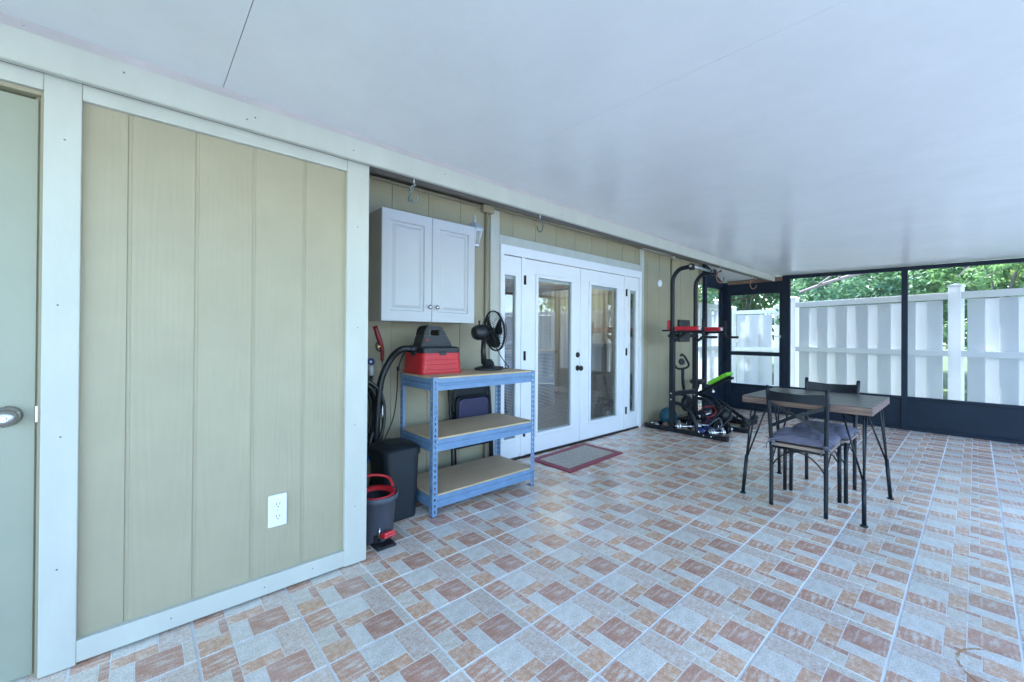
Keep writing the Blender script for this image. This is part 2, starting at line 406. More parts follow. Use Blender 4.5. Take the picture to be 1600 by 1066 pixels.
def obj(name, mb, mat, parent=None, origin=None, shade=None):
    me = bpy.data.meshes.new(name)
    bm = mb.bm
    bmesh.ops.recalc_face_normals(bm, faces=bm.faces)
    off = wloc(parent) if parent is not None else Vector((0, 0, 0))
    if origin is not None: org = Vector(origin)
    else:
        if parent is None and len(bm.verts):
            xs = [v.co for v in bm.verts]
            org = Vector((sum(c.x for c in xs)/len(xs), sum(c.y for c in xs)/len(xs), min(c.z for c in xs)))
        else: org = off
    if org.length: bmesh.ops.translate(bm, verts=bm.verts, vec=-org)
    bm.to_mesh(me); bm.free()
    for mn in (mat if isinstance(mat, (list, tuple)) else [mat]): me.materials.append(MATS[mn])
    o = bpy.data.objects.new(name, me); COL.objects.link(o)
    o.location = org-off
    if parent is not None: o.parent = parent
    return o
def tag(o, label=None, cat=None, group=None, kind=None):
    if label: o['label'] = label
    if cat: o['category'] = cat
    if group: o['group'] = group
    if kind: o['kind'] = kind
    return o
def thing(name, label, cat, loc=(0, 0, 0), group=None):
    o = bpy.data.objects.new(name, None); COL.objects.link(o); o.location = loc; o.empty_display_size = .1
    return tag(o, label, cat, group)
def B(*a, **k): return MB().box(*a, **k)
def copy_tree(o, parent=None):
    c = o.copy(); COL.objects.link(c); c.parent = parent
    for ch in list(o.children): copy_tree(ch, c)
    return c

# ================================================================ SETTING
g = MB(); g.quad((-120, -120, -.06), (120, -120, -.06), (120, 120, -.06), (-120, 120, -.06))
tag(obj('ground', g, 'lawn', origin=(0, 0, -.06)), kind='structure')
# ---- patio slab with grout bed, tiles as children
XO, YO = 2.95, -1.2        # outer (right) edge and rear edge of the patio
YE = 7.27                  # end screen wall
WX, DX = -.82, -.795       # recessed wall face, french door face
tag(obj('bounce_slab', B(XO+.12, 9.2, -9, 14, -.10, -.035), 'concrete', origin=(6, 2, -.1)), kind='structure')  # unseen pale slab added to bounce sunlight up under the roof
slab = MB(); slab.box(-1.0, XO+.1, YO-.1, YE+.14, -.12, -.0026)
floor_o = tag(obj('patio_floor', slab, 'grout', origin=(0, 0, 0)), kind='structure')
S = .34; OX, OY = .6176, 1.1855
PIECES = [(0, .39, 0, .31, 1), (0, .39, .31, .70, 4), (0, .58, .70, 1, 6), (.39, .58, .31, .70, 3), (.39, .70, 0, .22, 5),
          (.39, .70, .22, .31, 2), (.70, 1, 0, .31, 3), (.58, 1, .31, .50, 4), (.58, 1, .50, .90, 2), (.58, 1, .90, 1, 5)]
TM = ['tile_joint', 'tile_terracotta', 'tile_dark', 'tile_orange', 'tile_pale', 'tile_beige', 'tile_pink']
def tile_geo(mb, ox=0, oy=0):
    gr = .0041; e = S-2*gr
    mb.mi = 0; mb.box(ox+gr, ox+gr+e, oy+gr, oy+gr+e, -.010, -.0009)
    for (u0, u1, v0, v1, mi) in PIECES:
        j = .0014; mb.mi = mi
        x0 = ox+gr+u0*e+(j if u0 else .0004); x1 = ox+gr+u1*e-(j if u1 < 1 else .0004)
        y0 = oy+gr+v0*e+(j if v0 else .0004); y1 = oy+gr+v1*e-(j if v1 < 1 else .0004)
        c = .0010
        mb.loft([[(x0, y0, -.0013), (x1, y0, -.0013), (x1, y1, -.0013), (x0, y1, -.0013)],
                 [(x0+c, y0+c, 0), (x1-c, y0+c, 0), (x1-c, y1-c, 0), (x0+c, y1-c, 0)]], capb=False)
t0 = MB(); tile_geo(t0)
tme = None; cand = []
i0, i1 = int((-.95-OX)/S)-1, int((XO-OX)/S)
j0, j1 = int((YO-OY)/S)-1, int((YE+.1-OY)/S)
def in_view(x, y):
    d = Vector((x, y, 0))-CAM; z = d.dot(fw)
    if z < .25: return 0
    px = 822+650.78*d.dot(rt)/z; py = 522-650.78*d.dot(up)/z
    if not (-70 < px < 1670 and py < 1150): return 0
    return 1/z/z
rest = MB()
for i in range(i0, i1+1):
    for j in range(j0, j1+1):
        x, y = OX+i*S, OY+j*S
        if x+S < -.84 or x+S*.5 > XO or y > YE or y < YO: continue
        if x+S < .02 and y+S < .88: continue
        s_ = in_view(x+S/2, y+S/2)
        cand.append((s_, x, y))
cand.sort(reverse=True)
for k, (s_, x, y) in enumerate(cand):
    if s_ > 0 and k < 300:
        if tme is None:
            o = obj('tile', t0, TM, floor_o, origin=(0, 0, 0)); tme = o.data
        else:
            o = bpy.data.objects.new('tile', tme); COL.objects.link(o); o.parent = floor_o
        o.location = (x, y, random.uniform(-.0003, .0003)); o.rotation_euler = (random.uniform(-.0012, .0012), random.uniform(-.0012, .0012), random.uniform(-.0012, .0012))
    else: tile_geo(rest, x, y)
ro = obj('tile_field', rest, TM, floor_o); ro['kind'] = 'stuff'
# rust ring left by a round foot
def ring(mb, cx, cy, r, a0, a1, w_, z):
    n = 26; prev = None
    for i in range(n+1):
        a = R(a0+(a1-a0)*i/n); ww = w_*(.6+.5*math.sin(i*1.3)**2)
        p = (cx+(r-ww/2)*math.cos(a), cy+(r-ww/2)*math.sin(a), z); q = (cx+(r+ww/2)*math.cos(a), cy+(r+ww/2)*math.sin(a), z)
        if prev: mb.quad(prev[0], prev[1], q, p)
        prev = (p, q)
rg = MB(); ring(rg, 2.30, 2.24, .15, 95, 250, .011, .0011)
obj('rust_stain', rg, 'rust', floor_o)

# ================================================================ PATIO ROOF
def zc(x, y): return 2.210-.0105*(x-.07)-.0091*y
roof = thing('patio_roof', 'flat white panelled roof over the patio with a cream beam along the house side', 'roof', (2.2, 2.5, 2.2))
seams = [YO-.3, -1.024, .246, 1.516, 2.786, 4.056, 5.326, 6.596, YE+.10]
for a, b in zip(seams, seams[1:]):
    p = MB(); x0, x1 = .045, XO+.12; g_ = .0011 if a < .3 else .00045
    lo = [Vector((x0, a+g_, zc(x0, a))), Vector((x1, a+g_, zc(x1, a))), Vector((x1, b-g_, zc(x1, b))), Vector((x0, b-g_, zc(x0, b)))]
    p.loft([lo, [v+Vector((0, 0, .076)) for v in lo]])
    obj('ceiling_panel', p, 'ceiling', roof)
p = MB(); p.loft([[(.05, y, zc(.05, y)+.079), (XO+.12, y, zc(XO, y)+.079), (XO+.12, y, zc(XO, y)+.10), (.05, y, zc(.05, y)+.10)] for y in (YE+.02, YE+.80)]); obj('sun_block_panel', p, 'ceiling', roof)  # unseen overhang added past the end wall to stop a sun patch
for sy in seams[1:-1]:      # the seam strip set above the joint
    p = MB(); p.loft([[(x, sy-.03, zc(x, sy)+.0765), (x, sy+.03, zc(x, sy)+.0765), (x, sy+.03, zc(x, sy)+.082), (x, sy-.03, zc(x, sy)+.082)] for x in (.05, XO+.11)]); obj('panel_seam', p, 'strip', roof)
p = MB()
p.loft([[(.040, YO, 2.067), (.07, YO, 2.067), (.07, YO, 2.180), (.040, YO, 2.180)], [(.040, YE-.006, 2.061), (.07, YE-.006, 2.061), (.07, YE-.006, 2.140), (.040, YE-.006, 2.140)]])
bmesh.ops.bevel(p.bm, geom=list(p.bm.edges), offset=.003, segments=2, affect='EDGES')
obj('fascia_board', p, 'cream', roof)
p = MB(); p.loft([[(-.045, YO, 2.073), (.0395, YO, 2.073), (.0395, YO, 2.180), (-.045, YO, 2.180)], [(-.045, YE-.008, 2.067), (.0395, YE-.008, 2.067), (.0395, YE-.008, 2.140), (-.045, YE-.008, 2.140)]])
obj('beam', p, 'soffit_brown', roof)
p = MB(); p.loft([[(-.02, YO, 2.178), (.062, YO, 2.178), (.062, YO, 2.23), (-.02, YO, 2.23)], [(-.02, YE, 2.139), (.062, YE, 2.139), (.062, YE, 2.17), (-.02, YE, 2.17)]])
obj('trim_strip', p, 'strip', roof)
k = 0
yy = -.9
while yy < 7:                # paint chips and fastener heads along the strip
    c = MB(); c.lathe([(.004, 0), (.0035, .002), (.001, .003)], (.063, yy, 2.195-.0055*yy), (1, 0, 0), 8)
    obj('fastener', c, 'steel', roof); yy += .61
for yy in (-.05, .33, .36, .78, 1.31, 2.32, 2.34, 3.4, 4.8):
    p = MB(); p.lathe([(.0036, 0), (.0028, .0010)], (.0702, yy, random.uniform(2.085, 2.15)), (1, 0, 0), 8); obj('nail_head', p, 'hook_grey', roof)
# ================================================================ HOUSE
house = thing('house', 'olive sided house with cream trim, white french doors and a utility door', 'house', (-.8, 2.5, 0))
# near wall (utility closet): boards, trim
ed = [-.19, -.037, .165, .366, .572, .79]
for a, b in zip(ed, ed[1:]):
    p = MB(); gv = .005
    p.loft([[(-.02, a+.0003, z), (-.0040, a+.0003, z), (-.0040, a+.0100, z), (0, a+.0130, z), (0, b-.0012, z), (-.0012, b-.0002, z), (-.02, b-.0002, z)] for z in (.05, 2.06)])
    obj('siding_board', p, 'siding', house, origin=(0, (a+b)/2, 0))
obj('wall_core', B(-.85, -.021, -.27, .86, .0, 2.4), 'olive_paint', house)
TR = [(-.247, -.157, .003, 2.10), (.768, .880, .006, 2.10)]
for a, b, z0, z1 in TR: obj('trim_board', B(-.02, .025, a, b, z0, z1, .003, 2), 'cream', house)
obj('trim_board', B(-.02, .0235, -.1575, .7685, .010, .089, .003, 2), 'cream', house)
obj('trim_board', B(-.02, .0235, -1.30, -.2475, 2.016, 2.10, .003, 2), 'cream', house)
obj('trim_board', B(-.02, .0230, -.1565, .7675, 2.016, 2.10, .003, 2), 'cream', house)
obj('trim_board', B(-.02, .025, -1.30, -1.21, .003, 2.0155, .003, 2), 'cream', house)
obj('wall_core', B(-.85, -.005, YO, -1.305, 0, 2.4), 'olive_paint', house)
for a in [(-.255, -.2475), (-1.2095, -1.202)]: obj('door_jamb', B(-.10, .008, a[0], a[1], 0, 2.0150), 'olive_paint', house)
obj('door_jamb', B(-.10, .008, -1.2015, -.2555, 2.000, 2.0145), 'olive_paint', house)
ud = obj('door', B(-.055, -.014, -1.197, -.262, .008, 1.990, .002), 'door_olive', house); ud['label'] = 'pale olive flush utility door'
p = MB(); p.lathe([(.034, 0), (.034, .004), (.028, .010), (.013, .016), (.012, .030), (.020, .036), (.029, .048), (.030, .058), (.024, .068), (.012, .072)], (-.0138, -.322, .903), (1, 0, 0), 28)
kn = obj('door_knob', p, 'nickel', ud)
p = MB(); p.lathe([(.009, 0), (.008, .004)], (.0584, -.322, .903), (1, 0, 0), 14); p.box(.062, .0645, -.329, -.315, .9005, .9055)
obj('lock_button', p, 'steel', ud)
obj('latch_plate', B(-.013, -.010, -.2618, -.2555, .875, .93), 'steel', ud)
for (yy, zz) in ((-.205, .36), (-.20, .82), (-.21, 1.28), (-.198, 1.86), (.82, .30), (.815, .72), (.825, 1.22), (.82, 1.74), (.1, .052), (.42, .046), (.62, .055)):
    p = MB(); p.lathe([(.0032, 0), (.0026, .0009)], (.0240 if zz < .1 else .0252, yy, zz), (1, 0, 0), 8); obj('nail_head', p, 'hook_grey', house)
# closet's side wall
obj('side_wall', B(WX, -.021, .8605, .876, 0, 2.36), 'olive_paint', house)
obj('house_wall_core', B(-.95, -.841, .86, 2.40, 0, 2.9), 'olive_paint', house)
obj('house_wall_core', B(-.95, -.841, 4.83, 6.56, 0, 2.9), 'olive_paint', house)
obj('house_wall_core', B(-.95, -.841, 2.40, 4.83, 2.04, 2.9), 'olive_paint', house)
# recessed wall boards
def rboard(a, b, z0, z1):
    p = MB(); gv = .0055
    p.loft([[(WX-.02, a+.0003, z), (WX-.005, a+.0003, z), (WX-.005, a+.0095, z), (WX, a+.0115, z), (WX, b-.001, z), (WX-.001, b, z), (WX-.02, b, z)] for z in (z0, z1)])
    obj('siding_board', p, 'siding_far', house, origin=(0, (a+b)/2, 0))
e1 = [.877, 1.081, 1.39, 1.699, 2.008, 2.33]
for a, b in zip(e1, e1[1:]): rboard(a, b, .01, 2.355)
e2 = [2.43, 2.606, 2.909, 3.21, 3.516, 3.813, 4.124, 4.426, 4.724, 4.82]
for a, b in zip(e2, e2[1:]): rboard(a, b, 2.09, 2.355)
e3 = [4.905, 5.03, 5.332, 5.642, 5.946, 6.262, 6.56]
for a, b in zip(e3, e3[1:]): rboard(a, b, .01, 2.355)
obj('trim_board', B(WX-.02, WX+.020, 2.332, 2.434, .0, 2.338, .002), 'cream', house)
obj('trim_board', B(WX-.02, WX+.020, 4.814, 4.911, .0, 2.338, .002), 'cream', house)
obj('trim_board', B(WX-.02, WX+.0195, 2.4345, 4.8135, 2.032, 2.122, .002), 'cream', house)
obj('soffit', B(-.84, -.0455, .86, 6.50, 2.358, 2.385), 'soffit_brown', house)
# corner hip soffit beyond the wall's end
p = MB(); lo = [Vector((-.74, 6.49, 2.375)), Vector((-.03, 6.49, 2.375)), Vector((-.03, YE+.03, 2.118)), Vector((-.74, YE+.03, 2.118))]
p.loft([lo, [v+Vector((0, 0, .03)) for v in lo]]); obj('corner_soffit', p, 'ceiling', house)
# house roof: main slab with eave, plus an unseen corner overhang added to block sun
p = MB(); p.loft([[(-9, YO-.5, 3.9), (-.03, YO-.5, 2.40), (-.03, YO-.5, 2.55), (-9, YO-.5, 4.05)], [(-9, 6.49, 3.9), (-.03, 6.49, 2.40), (-.03, 6.49, 2.55), (-9, 6.49, 4.05)]])
p.loft([[(-1.9, 6.49, 2.42), (-.03, 6.49, 2.42), (-.03, 8.3, 2.24), (-1.9, 8.3, 2.24)], [(-1.9, 6.49, 2.52), (-.03, 6.49, 2.52), (-.03, 8.3, 2.34), (-1.9, 8.3, 2.34)]])
obj('roof', p, 'roof_shingle', house)
# ---- french doors
def raised_frame(mb, y0, y1, z0, z1, w_, x0, x1, c=.008):
    # a moulded rectangular frame on the door face (outer edge y0..z1, width w_)
    for (a0, a1, b0, b1) in ((y0, y1, z1-w_, z1), (y0, y1, z0, z0+w_), (y0, y0+w_, z0+w_, z1-w_), (y1-w_, y1, z0+w_, z1-w_)):
        mb.box(x0, x1, a0, a1, b0, b1, c)
def leaf(name, y0, y1, gy0, gy1, gz0, gz1, z0, z1, x):
    p = MB(); t = .042                      # stiles and rails round the glass
    p.box(x-t, x, y0, gy0, z0, z1); p.box(x-t, x, gy1, y1, z0, z1)
    p.box(x-t, x, gy0, gy1, z0, gz0); p.box(x-t, x, gy0, gy1, gz1, z1)
    o = obj(name, p, 'white_paint', house)
    f = MB(); wd = .032 if y1-y0 > .5 else .022
    raised_frame(f, gy0-wd, gy1+wd, gz0-wd, gz1+wd, wd+.006, x+.0005, x+.014, .005)
    obj('glazing_frame', f, 'white_paint', o)
    obj('pane', B(x-.016, x-.012, gy0, gy1, gz0, gz1), 'glass', o)
    s = MB(); z = gz0+.02
    while z < gz1-.03:
        s.quad((x-.034, gy0+.012, z+.0025), (x-.021, gy0+.012, z-.0010), (x-.021, gy1-.012, z-.0010), (x-.034, gy1-.012, z+.0025)); z += .0145
    for yy in (gy0+.07, gy1-.07): s.box(x-.0285, x-.0275, yy-.0008, yy+.0008, gz0, gz1)
    sl = obj('blind_slats', s, 'slat_white', o); sl['kind'] = 'stuff'
    obj('blind_rail', B(x-.036, x-.020, gy0+.003, gy1-.003, gz1-.034, gz1-.004, .002), 'white_paint', o)
    obj('blind_rail', B(x-.036, x-.020, gy0+.003, gy1-.003, gz0+.002, gz0+.012, .002), 'white_paint', o)
    if y1-y0 > .5: obj('blind_track', B(x-.034, x-.020, gy1-.011, gy1-.002, gz0, gz1), 'slat_white', o)
    return o
lf = leaf('french_door', 2.749, 3.596, 2.925, 3.440, .212, 1.773, .022, 1.936, DX)
rf = leaf('french_door', 3.601, 4.436, 3.770, 4.290, .214, 1.775, .022, 1.938, DX)
leaf('sidelight', 2.470, 2.700, 2.487, 2.632, .206, 1.757, .022, 1.936, DX)
leaf('sidelight', 4.482, 4.765, 4.556, 4.701, .220, 1.772, .022, 1.940, DX)
for (z, prof) in ((.977, [(.030, 0), (.030, .006), (.024, .014), (.014, .018), (.012, .024)]), (.832, [(.031, 0), (.031, .005), (.013, .012), (.012, .034), (.026, .044), (.029, .056), (.022, .066), (.008, .069)])):
    p = MB(); p.lathe(prof, (DX, 3.550, z), (1, 0, 0), 22); obj('door_knob' if z < .9 else 'deadbolt', p, 'dark_bronze', lf)
for (o, y, zs) in ((lf, 2.7245, (1.726, .989, .25)), (rf, 4.459, (1.733, .99, .256))):
    for z in zs:
        p = MB(); p.tube([(DX+.0145, y+.0215, z-.045), (DX+.0145, y+.0215, z+.045)], .0085, 10); p.box(DX+.001, DX+.0105, y+.004, y+.036, z-.044, z+.044)
        obj('hinge', p, 'dark_bronze', o)
p = MB()
p.box(WX-.03, DX+.020, 2.4345, 2.469, 0, 2.031); p.box(WX-.03, DX+.020, 4.766, 4.8135, 0, 2.031); p.box(WX-.03, DX+.0198, 2.469, 4.766, 1.943, 2.031)
p.box(WX-.03, DX+.010, 2.701, 2.747, .022, 1.943); p.box(WX-.03, DX+.010, 4.4375, 4.481, .022, 1.943)
obj('door_frame', p, 'white_paint', house)
p = MB(); p.box(DX+.0005, DX+.010, 3.586, 3.612, .024, 1.934, .003); obj('astragal', p, 'white_paint', rf)
obj('door_sill', B(-.88, DX+.016, 2.4692, 4.7658, .0005, .0195, .002), 'dark_bronze', house)
# ---- room behind the doors
RX, RY0, RY1, RZ = -5.2, .97, 6.45, 2.22
for (nm, bb, mt) in (('room_floor', (RX, -.951, RY0, RY1, -.05, .0), 'room_floor'), ('room_ceiling', (RX, -.951, RY0, RY1, RZ, RZ+.05), 'room_ceiling'),
                     ('room_wall', (RX-.1, RX, RY0, RY1, 0, RZ), 'tan_wall'), ('room_wall', (RX, -.951, RY1, RY1+.1, 0, RZ), 'tan_wall'), ('room_wall', (RX, -.951, RY0-.1, RY0, 0, RZ), 'tan_wall')):
    obj(nm, B(*bb), mt, house)
# ================================================================ SCREEN ENCLOSURE
enc = thing('screen_enclosure', 'dark bronze framed insect screen enclosure with kick plates at the far end', 'screen enclosure', (1.5, YE, 0))
def E(*a, n='post', bev=.003, m='bronze', par=None): return obj(n, B(*a, bev=bev), m, par or enc)
yA, yB = YE, YE+.055
E(-.735, -.640, yA-.003, yB+.003, 0, 2.10)                     # corner post
E(.168, .268, yA-.004, yB+.004, 0, 2.138)                      # beam post
E(1.540, 1.600, yA-.003, yB+.003, 0, 2.115)
E(XO-.06, XO, yA-.003, yB+.003, 0, 2.10)
p = MB(); p.loft([[(.2685, y, 2.083), (XO, y, 2.047), (XO, y, 2.092), (.2685, y, 2.136)] for y in (yA, yB)]); obj('header', p, 'bronze', enc)
for (a, b) in ((.2685, 1.5395), (1.6005, XO-.0605)):
    E(a, b, yA+.022, yA+.030, .03, .40, n='kick_plate', bev=0); E(a, b, yA, yB, .398, .432, n='rail'); E(a, b, yA, yB, 0, .040, n='rail')
    obj('screen_mesh', MB().quad((a, yA+.026, .432), (b, yA+.026, .432), (b, yA+.026, 2.085), (a, yA+.026, 2.085)), 'insect_mesh', enc)
# screen door bay
sdo = E(-.6395, -.600, yA, yB, 0, 1.917, n='screen_door'); sdo['label'] = 'dark framed screen door with a mid rail'
E(.128, .1675, yA, yB, 0, 1.917, n='stile', par=sdo)
E(-.5995, .1275, yA+.022, yA+.030, .03, .400, n='kick_plate', bev=0, par=sdo)
E(-.5995, .1275, yA, yB, .388, .420, n='rail', par=sdo); E(-.5995, .1275, yA, yB, 0, .05, n='rail', par=sdo)
E(-.5995, .1275, yA, yB, .888, .950, n='rail', par=sdo); E(-.5995, .1275, yA, yB, 1.88, 1.917, n='rail', par=sdo)
obj('screen_mesh', MB().quad((-.5995, yA+.026, .42), (.1275, yA+.026, .42), (.1275, yA+.026, 1.88), (-.5995, yA+.026, 1.88)), 'insect_mesh', sdo)
p = MB(); p.bar((.150, yA-.03, 1.20), (.085, yA-.03, 1.20), .012, .012); p.box(.144, .156, yA-.03, yA, 1.18, 1.22); obj('handle', p, 'steel', sdo)
E(-.6395, .1675, yA, yB, 1.9175, 2.060, n='header')
obj('fascia_board', B(-.6395, .1675, yA-.012, yB, 2.0605, 2.117), 'brown_board', enc)
# side bay along the house line
xa, xb = -.765, -.715
E(xa, xb, 6.565, 6.64, 0, 2.37); E(xa, xb, 7.18, 7.265, 0, 2.02)
E(xa, xb, 6.6405, 7.1795, 0, .05, n='rail'); E(xa, xb, 6.6405, 7.1795, .385, .425, n='rail'); E(xa+.02, xa+.03, 6.6405, 7.1795, .04, .39, n='kick_plate', bev=0)
p = MB(); p.prism([(xa, 6.6405, 1.985), (xa, 7.265, 1.985), (xa, 7.265, 2.10), (xa, 6.6405, 2.335)], (xb-xa, 0, 0)); obj('gable_panel', p, 'bronze', enc)
obj('screen_mesh', MB().quad((xa+.025, 6.64, .42), (xa+.025, 7.18, .42), (xa+.025, 7.18, 1.99), (xa+.025, 6.64, 1.99)), 'insect_mesh', enc)
# outer long side and rear
ys = [YO, .2, 1.9, 3.6, 5.3, YE-.035]
for y in ys: E(XO-.055, XO, y-.03, y+.03, 0, zc(XO, y)-.001)
for a, b in zip(ys, ys[1:]):
    E(XO-.05, XO-.004, a+.031, b-.031, zc(XO, b)-.06, zc(XO, b)-.002, n='header')
for x in (.2, 1.6): E(x-.03, x+.03, YO, YO+.05, 0, zc(x, YO)-.001)
# ================================================================ FENCES
def fence(name, label, A, Bp, z0, ztop, posts, pitch=.30, wd=.165, zmid=None, double=True):
    A, Bp = Vector((*A, 0)), Vector((*Bp, 0)); d = Bp-A; L = d.length; d.normalize(); nrm = Vector((d.y, -d.x, 0))
    f = thing(name, label, 'fence', A+Vector((0, 0, z0)))
    Z = Vector((0, 0, 1))
    ob = lambda nm, s0, s1, n0, n1, za, zb, bev=.004: obj(nm, MB().obox(A+d*(s0+s1)/2+nrm*(n0+n1)/2+Z*(za+zb)/2, d, nrm, Z, (s1-s0)/2, (n1-n0)/2, (zb-za)/2, bev), 'vinyl' if nm == 'rail' else 'vinyl_fence', f)
    pw = .127; zm = zmid
    for s in posts:
        po = ob('post', s-pw/2, s+pw/2, -pw/2, pw/2, z0, ztop+.075, .006)
        c = MB(); b = A+d*s
        for (h, e) in (): pass
        q = lambda w_, z: [b+d*(w_*i)+nrm*(w_*j)+Z*z for (i, j) in ((-1, -1), (1, -1), (1, 1), (-1, 1))]
        c.loft([q(pw/2+.008, ztop+.070), q(pw/2+.008, ztop+.090), q(pw/2-.004, ztop+.100), q(.012, ztop+.118)])
        obj('post_cap', c, 'vinyl', po)
    for a, b in zip(posts, posts[1:]):
        a += pw/2-.004; b -= pw/2-.004
        ob('rail', a, b, -.056, .056, ztop-.085, ztop); ob('rail', a, b, -.056, .056, zm-.045, zm+.035); ob('rail', a, b, -.056, .056, z0+.04, z0+.17)
        n = max(1, int(round((b-a)/pitch))); st = (b-a)/n
        for i in range(n):
            c = a+(i+.5)*st
            ob('picket', c-wd/2, c+wd/2, .0285, .0485, z0+.05, ztop-.10, .003)
            if double and i < n-1: ob('picket', c+st/2-wd*.64, c+st/2+wd*.64, -.0485, -.0285, z0+.05, ztop-.10, .003)
    return f
fA, fB = Vector((-.02, 8.53)), Vector((2.08, 7.955)); fd = (fB-fA).normalized(); fl = (fB-fA).length
fence('vinyl_fence', 'long white shadowbox fence behind the dining table, beyond the wide screens', (fA.x, fA.y), tuple(fA+fd*9), -.05, 1.80, [.02, fl-.06, 2*fl-.14, 3*fl-.2, 4*fl-.3], zmid=1.01-.02, pitch=.292, wd=.162)
fence('vinyl_fence', 'short white fence seen straight through the screen door', (-3.2, 10.29), (-.70, 10.29), -.05, 1.80, [.0, 1.49, 2.45], zmid=.92, pitch=.33, wd=.18)
fence('vinyl_fence', 'white side fence seen through the narrow bay beside the house wall', (-1.19, 6.0), (-1.19, 8.3), -.05, 1.80, [.0, 2.24], zmid=.98, pitch=.29)
fence('vinyl_fence', 'white boundary fence across the lawn on the open side', (13.5, 13.0), (13.5, -9.0), -.05, 1.80, [0, 2.4, 4.8, 7.2, 9.6, 12, 14.4, 16.8, 19.2, 21.6], zmid=.98, pitch=.30)
# ================================================================ TREES
def tree(label, x, y, h, rad, zlo, leaf, n=5200, ls=.13, trunk_r=.13, seed=0, clumps=46, name='tree', flat=1.0, lean=0, group='trees beyond the fences'):
    r = np.random.default_rng(seed)
    t = thing(name, label, 'tree', (x, y, -.06), group)
    tm = MB(); top = Vector((x+lean*.5, y, h*.62)); fork = Vector((x+lean*.15, y, max(.9, h*.28)))
    tm.tube([(x, y, -.1), (x+.02, y, .5), fork, top], [trunk_r*1.25, trunk_r, trunk_r*.8, trunk_r*.35], 10, smooth=4)
    cz = (zlo+h)/2; hz = (h-zlo)/2
    cl = []
    for i in range(clumps):
        v = r.normal(size=3); v /= np.linalg.norm(v); k = r.uniform(.45, 1.0)
        c = np.array([x+lean*.3+v[0]*rad*k, y+v[1]*rad*k*flat, cz+v[2]*hz*k]); cl.append((c, r.uniform(.22, .48)*rad*.75))
    for i in range(0, clumps, 5):
        c = cl[i][0]; b = fork.lerp(top, r.uniform(0, .9)); mid = b.lerp(Vector(c), .5)+Vector((0, 0, r.uniform(-.1, .3)))
        tm.tube([b, mid, Vector(c)], [trunk_r*.42, trunk_r*.25, trunk_r*.09], 6, smooth=3)
    obj('trunk', tm, 'bark', t)
    ci = r.integers(0, clumps, n); cen = np.array([c for c, _ in cl])[ci]; cr = np.array([q for _, q in cl])[ci]
    d = r.normal(size=(n, 3)); d /= np.linalg.norm(d, axis=1)[:, None]
    P = cen+d*(cr*r.uniform(.35, 1.0, n)**.6)[:, None]*np.array([1, 1, .72])
    nn = d+r.normal(size=(n, 3))*.7+np.array([0, 0, .5]); nn /= np.linalg.norm(nn, axis=1)[:, None]
    a = np.cross(nn, r.normal(size=(n, 3))); a /= np.linalg.norm(a, axis=1)[:, None]; b = np.cross(nn, a)
    s = ls*r.uniform(.6, 1.25, n)[:, None]
    V = np.stack([P-a*s*.6, P+b*s*.26+nn*s*.06, P+a*s*.6, P-b*s*.26+nn*s*.06], 1).reshape(-1, 3)-np.array([x, y, -.06])
    me = bpy.data.meshes.new('crown'); F = np.arange(4*n).reshape(-1, 4)
    me.from_pydata(V.tolist(), [], F.tolist()); me.materials.append(MATS[leaf])
    o = bpy.data.objects.new('crown', me); COL.objects.link(o); o.parent = t
    return t
tree('broad dark green tree behind the left end of the long fence', -1.2, 15.5, 7.5, 3.0, 1.2, 'leaf_blue', 9000, .17, seed=1, clumps=70)
tree('grey trunked tree rising behind the middle screen post', 3.1, 13.6, 7.0, 2.4, 2.6, 'leaf_green', 6500, .16, trunk_r=.17, seed=2)
tree('yellow green leafy tree at the right edge above the fence', 4.6, 11.2, 5.2, 2.0, 1.3, 'leaf_yellow', 7500, .14, trunk_r=.08, seed=3, clumps=60)
tree('bushy green tree low behind the long fence', 1.2, 12.2, 3.6, 1.5, .9, 'leaf_green', 6000, .13, trunk_r=.07, seed=4)
tree('light green tree over the short fence through the screen door', -3.0, 15.2, 6.2, 2.4, 1.0, 'leaf_green', 8000, .16, seed=5, clumps=60)
tree('bright green tree seen through the narrow side bay', -4.6, 13.0, 5.2, 1.9, 1.0, 'leaf_yellow', 6000, .14, seed=6)
tree('tall blue green tree far back behind the grey trunked tree', 4.2, 19.5, 9.0, 4.0, 1.0, 'leaf_blue', 10000, .22, trunk_r=.2, seed=7, clumps=80)
tree('far dark tree closing the view behind the short fence', -6.5, 20.0, 8.5, 4.0, .8, 'leaf_blue', 9000, .22, seed=8, clumps=70)
tree('wide far tree above the centre of the long fence', .2, 20.5, 9.0, 4.0, .8, 'leaf_green', 9000, .22, seed=9, clumps=70)
tree('small bushy tree close behind the left part of the long fence', .3, 10.6, 3.3, 1.15, .8, 'leaf_blue', 6000, .11, trunk_r=.05, seed=31)
tree('leafy shrub tree close behind the tall fence post', 2.5, 10.4, 3.2, 1.1, .8, 'leaf_green', 6000, .10, trunk_r=.05, seed=32)
tree('pale green tree filling the gap left of the screen door view', -2.2, 12.6, 4.2, 1.5, .8, 'leaf_blue', 7000, .12, trunk_r=.06, seed=33)
tree('dense green tree behind the right part of the long fence', 3.6, 12.4, 4.6, 1.6, .8, 'leaf_green', 8000, .12, trunk_r=.06, seed=34)
tree('broad tree at the far right beyond the long fence', 9.5, 16.0, 8.0, 3.4, .8, 'leaf_green', 7000, .2, seed=10, clumps=60)
for i, (x, y) in enumerate(((33, 14.0), (35, 6), (34, -5))):
    tree(['tall green tree past the boundary fence, farthest from the house door', 'tall green tree past the middle of the boundary fence', 'tall green tree past the near end of the boundary fence'][i], x, y, 7, 2.6, 1.2, 'leaf_green', 5000, .2, seed=20+i)
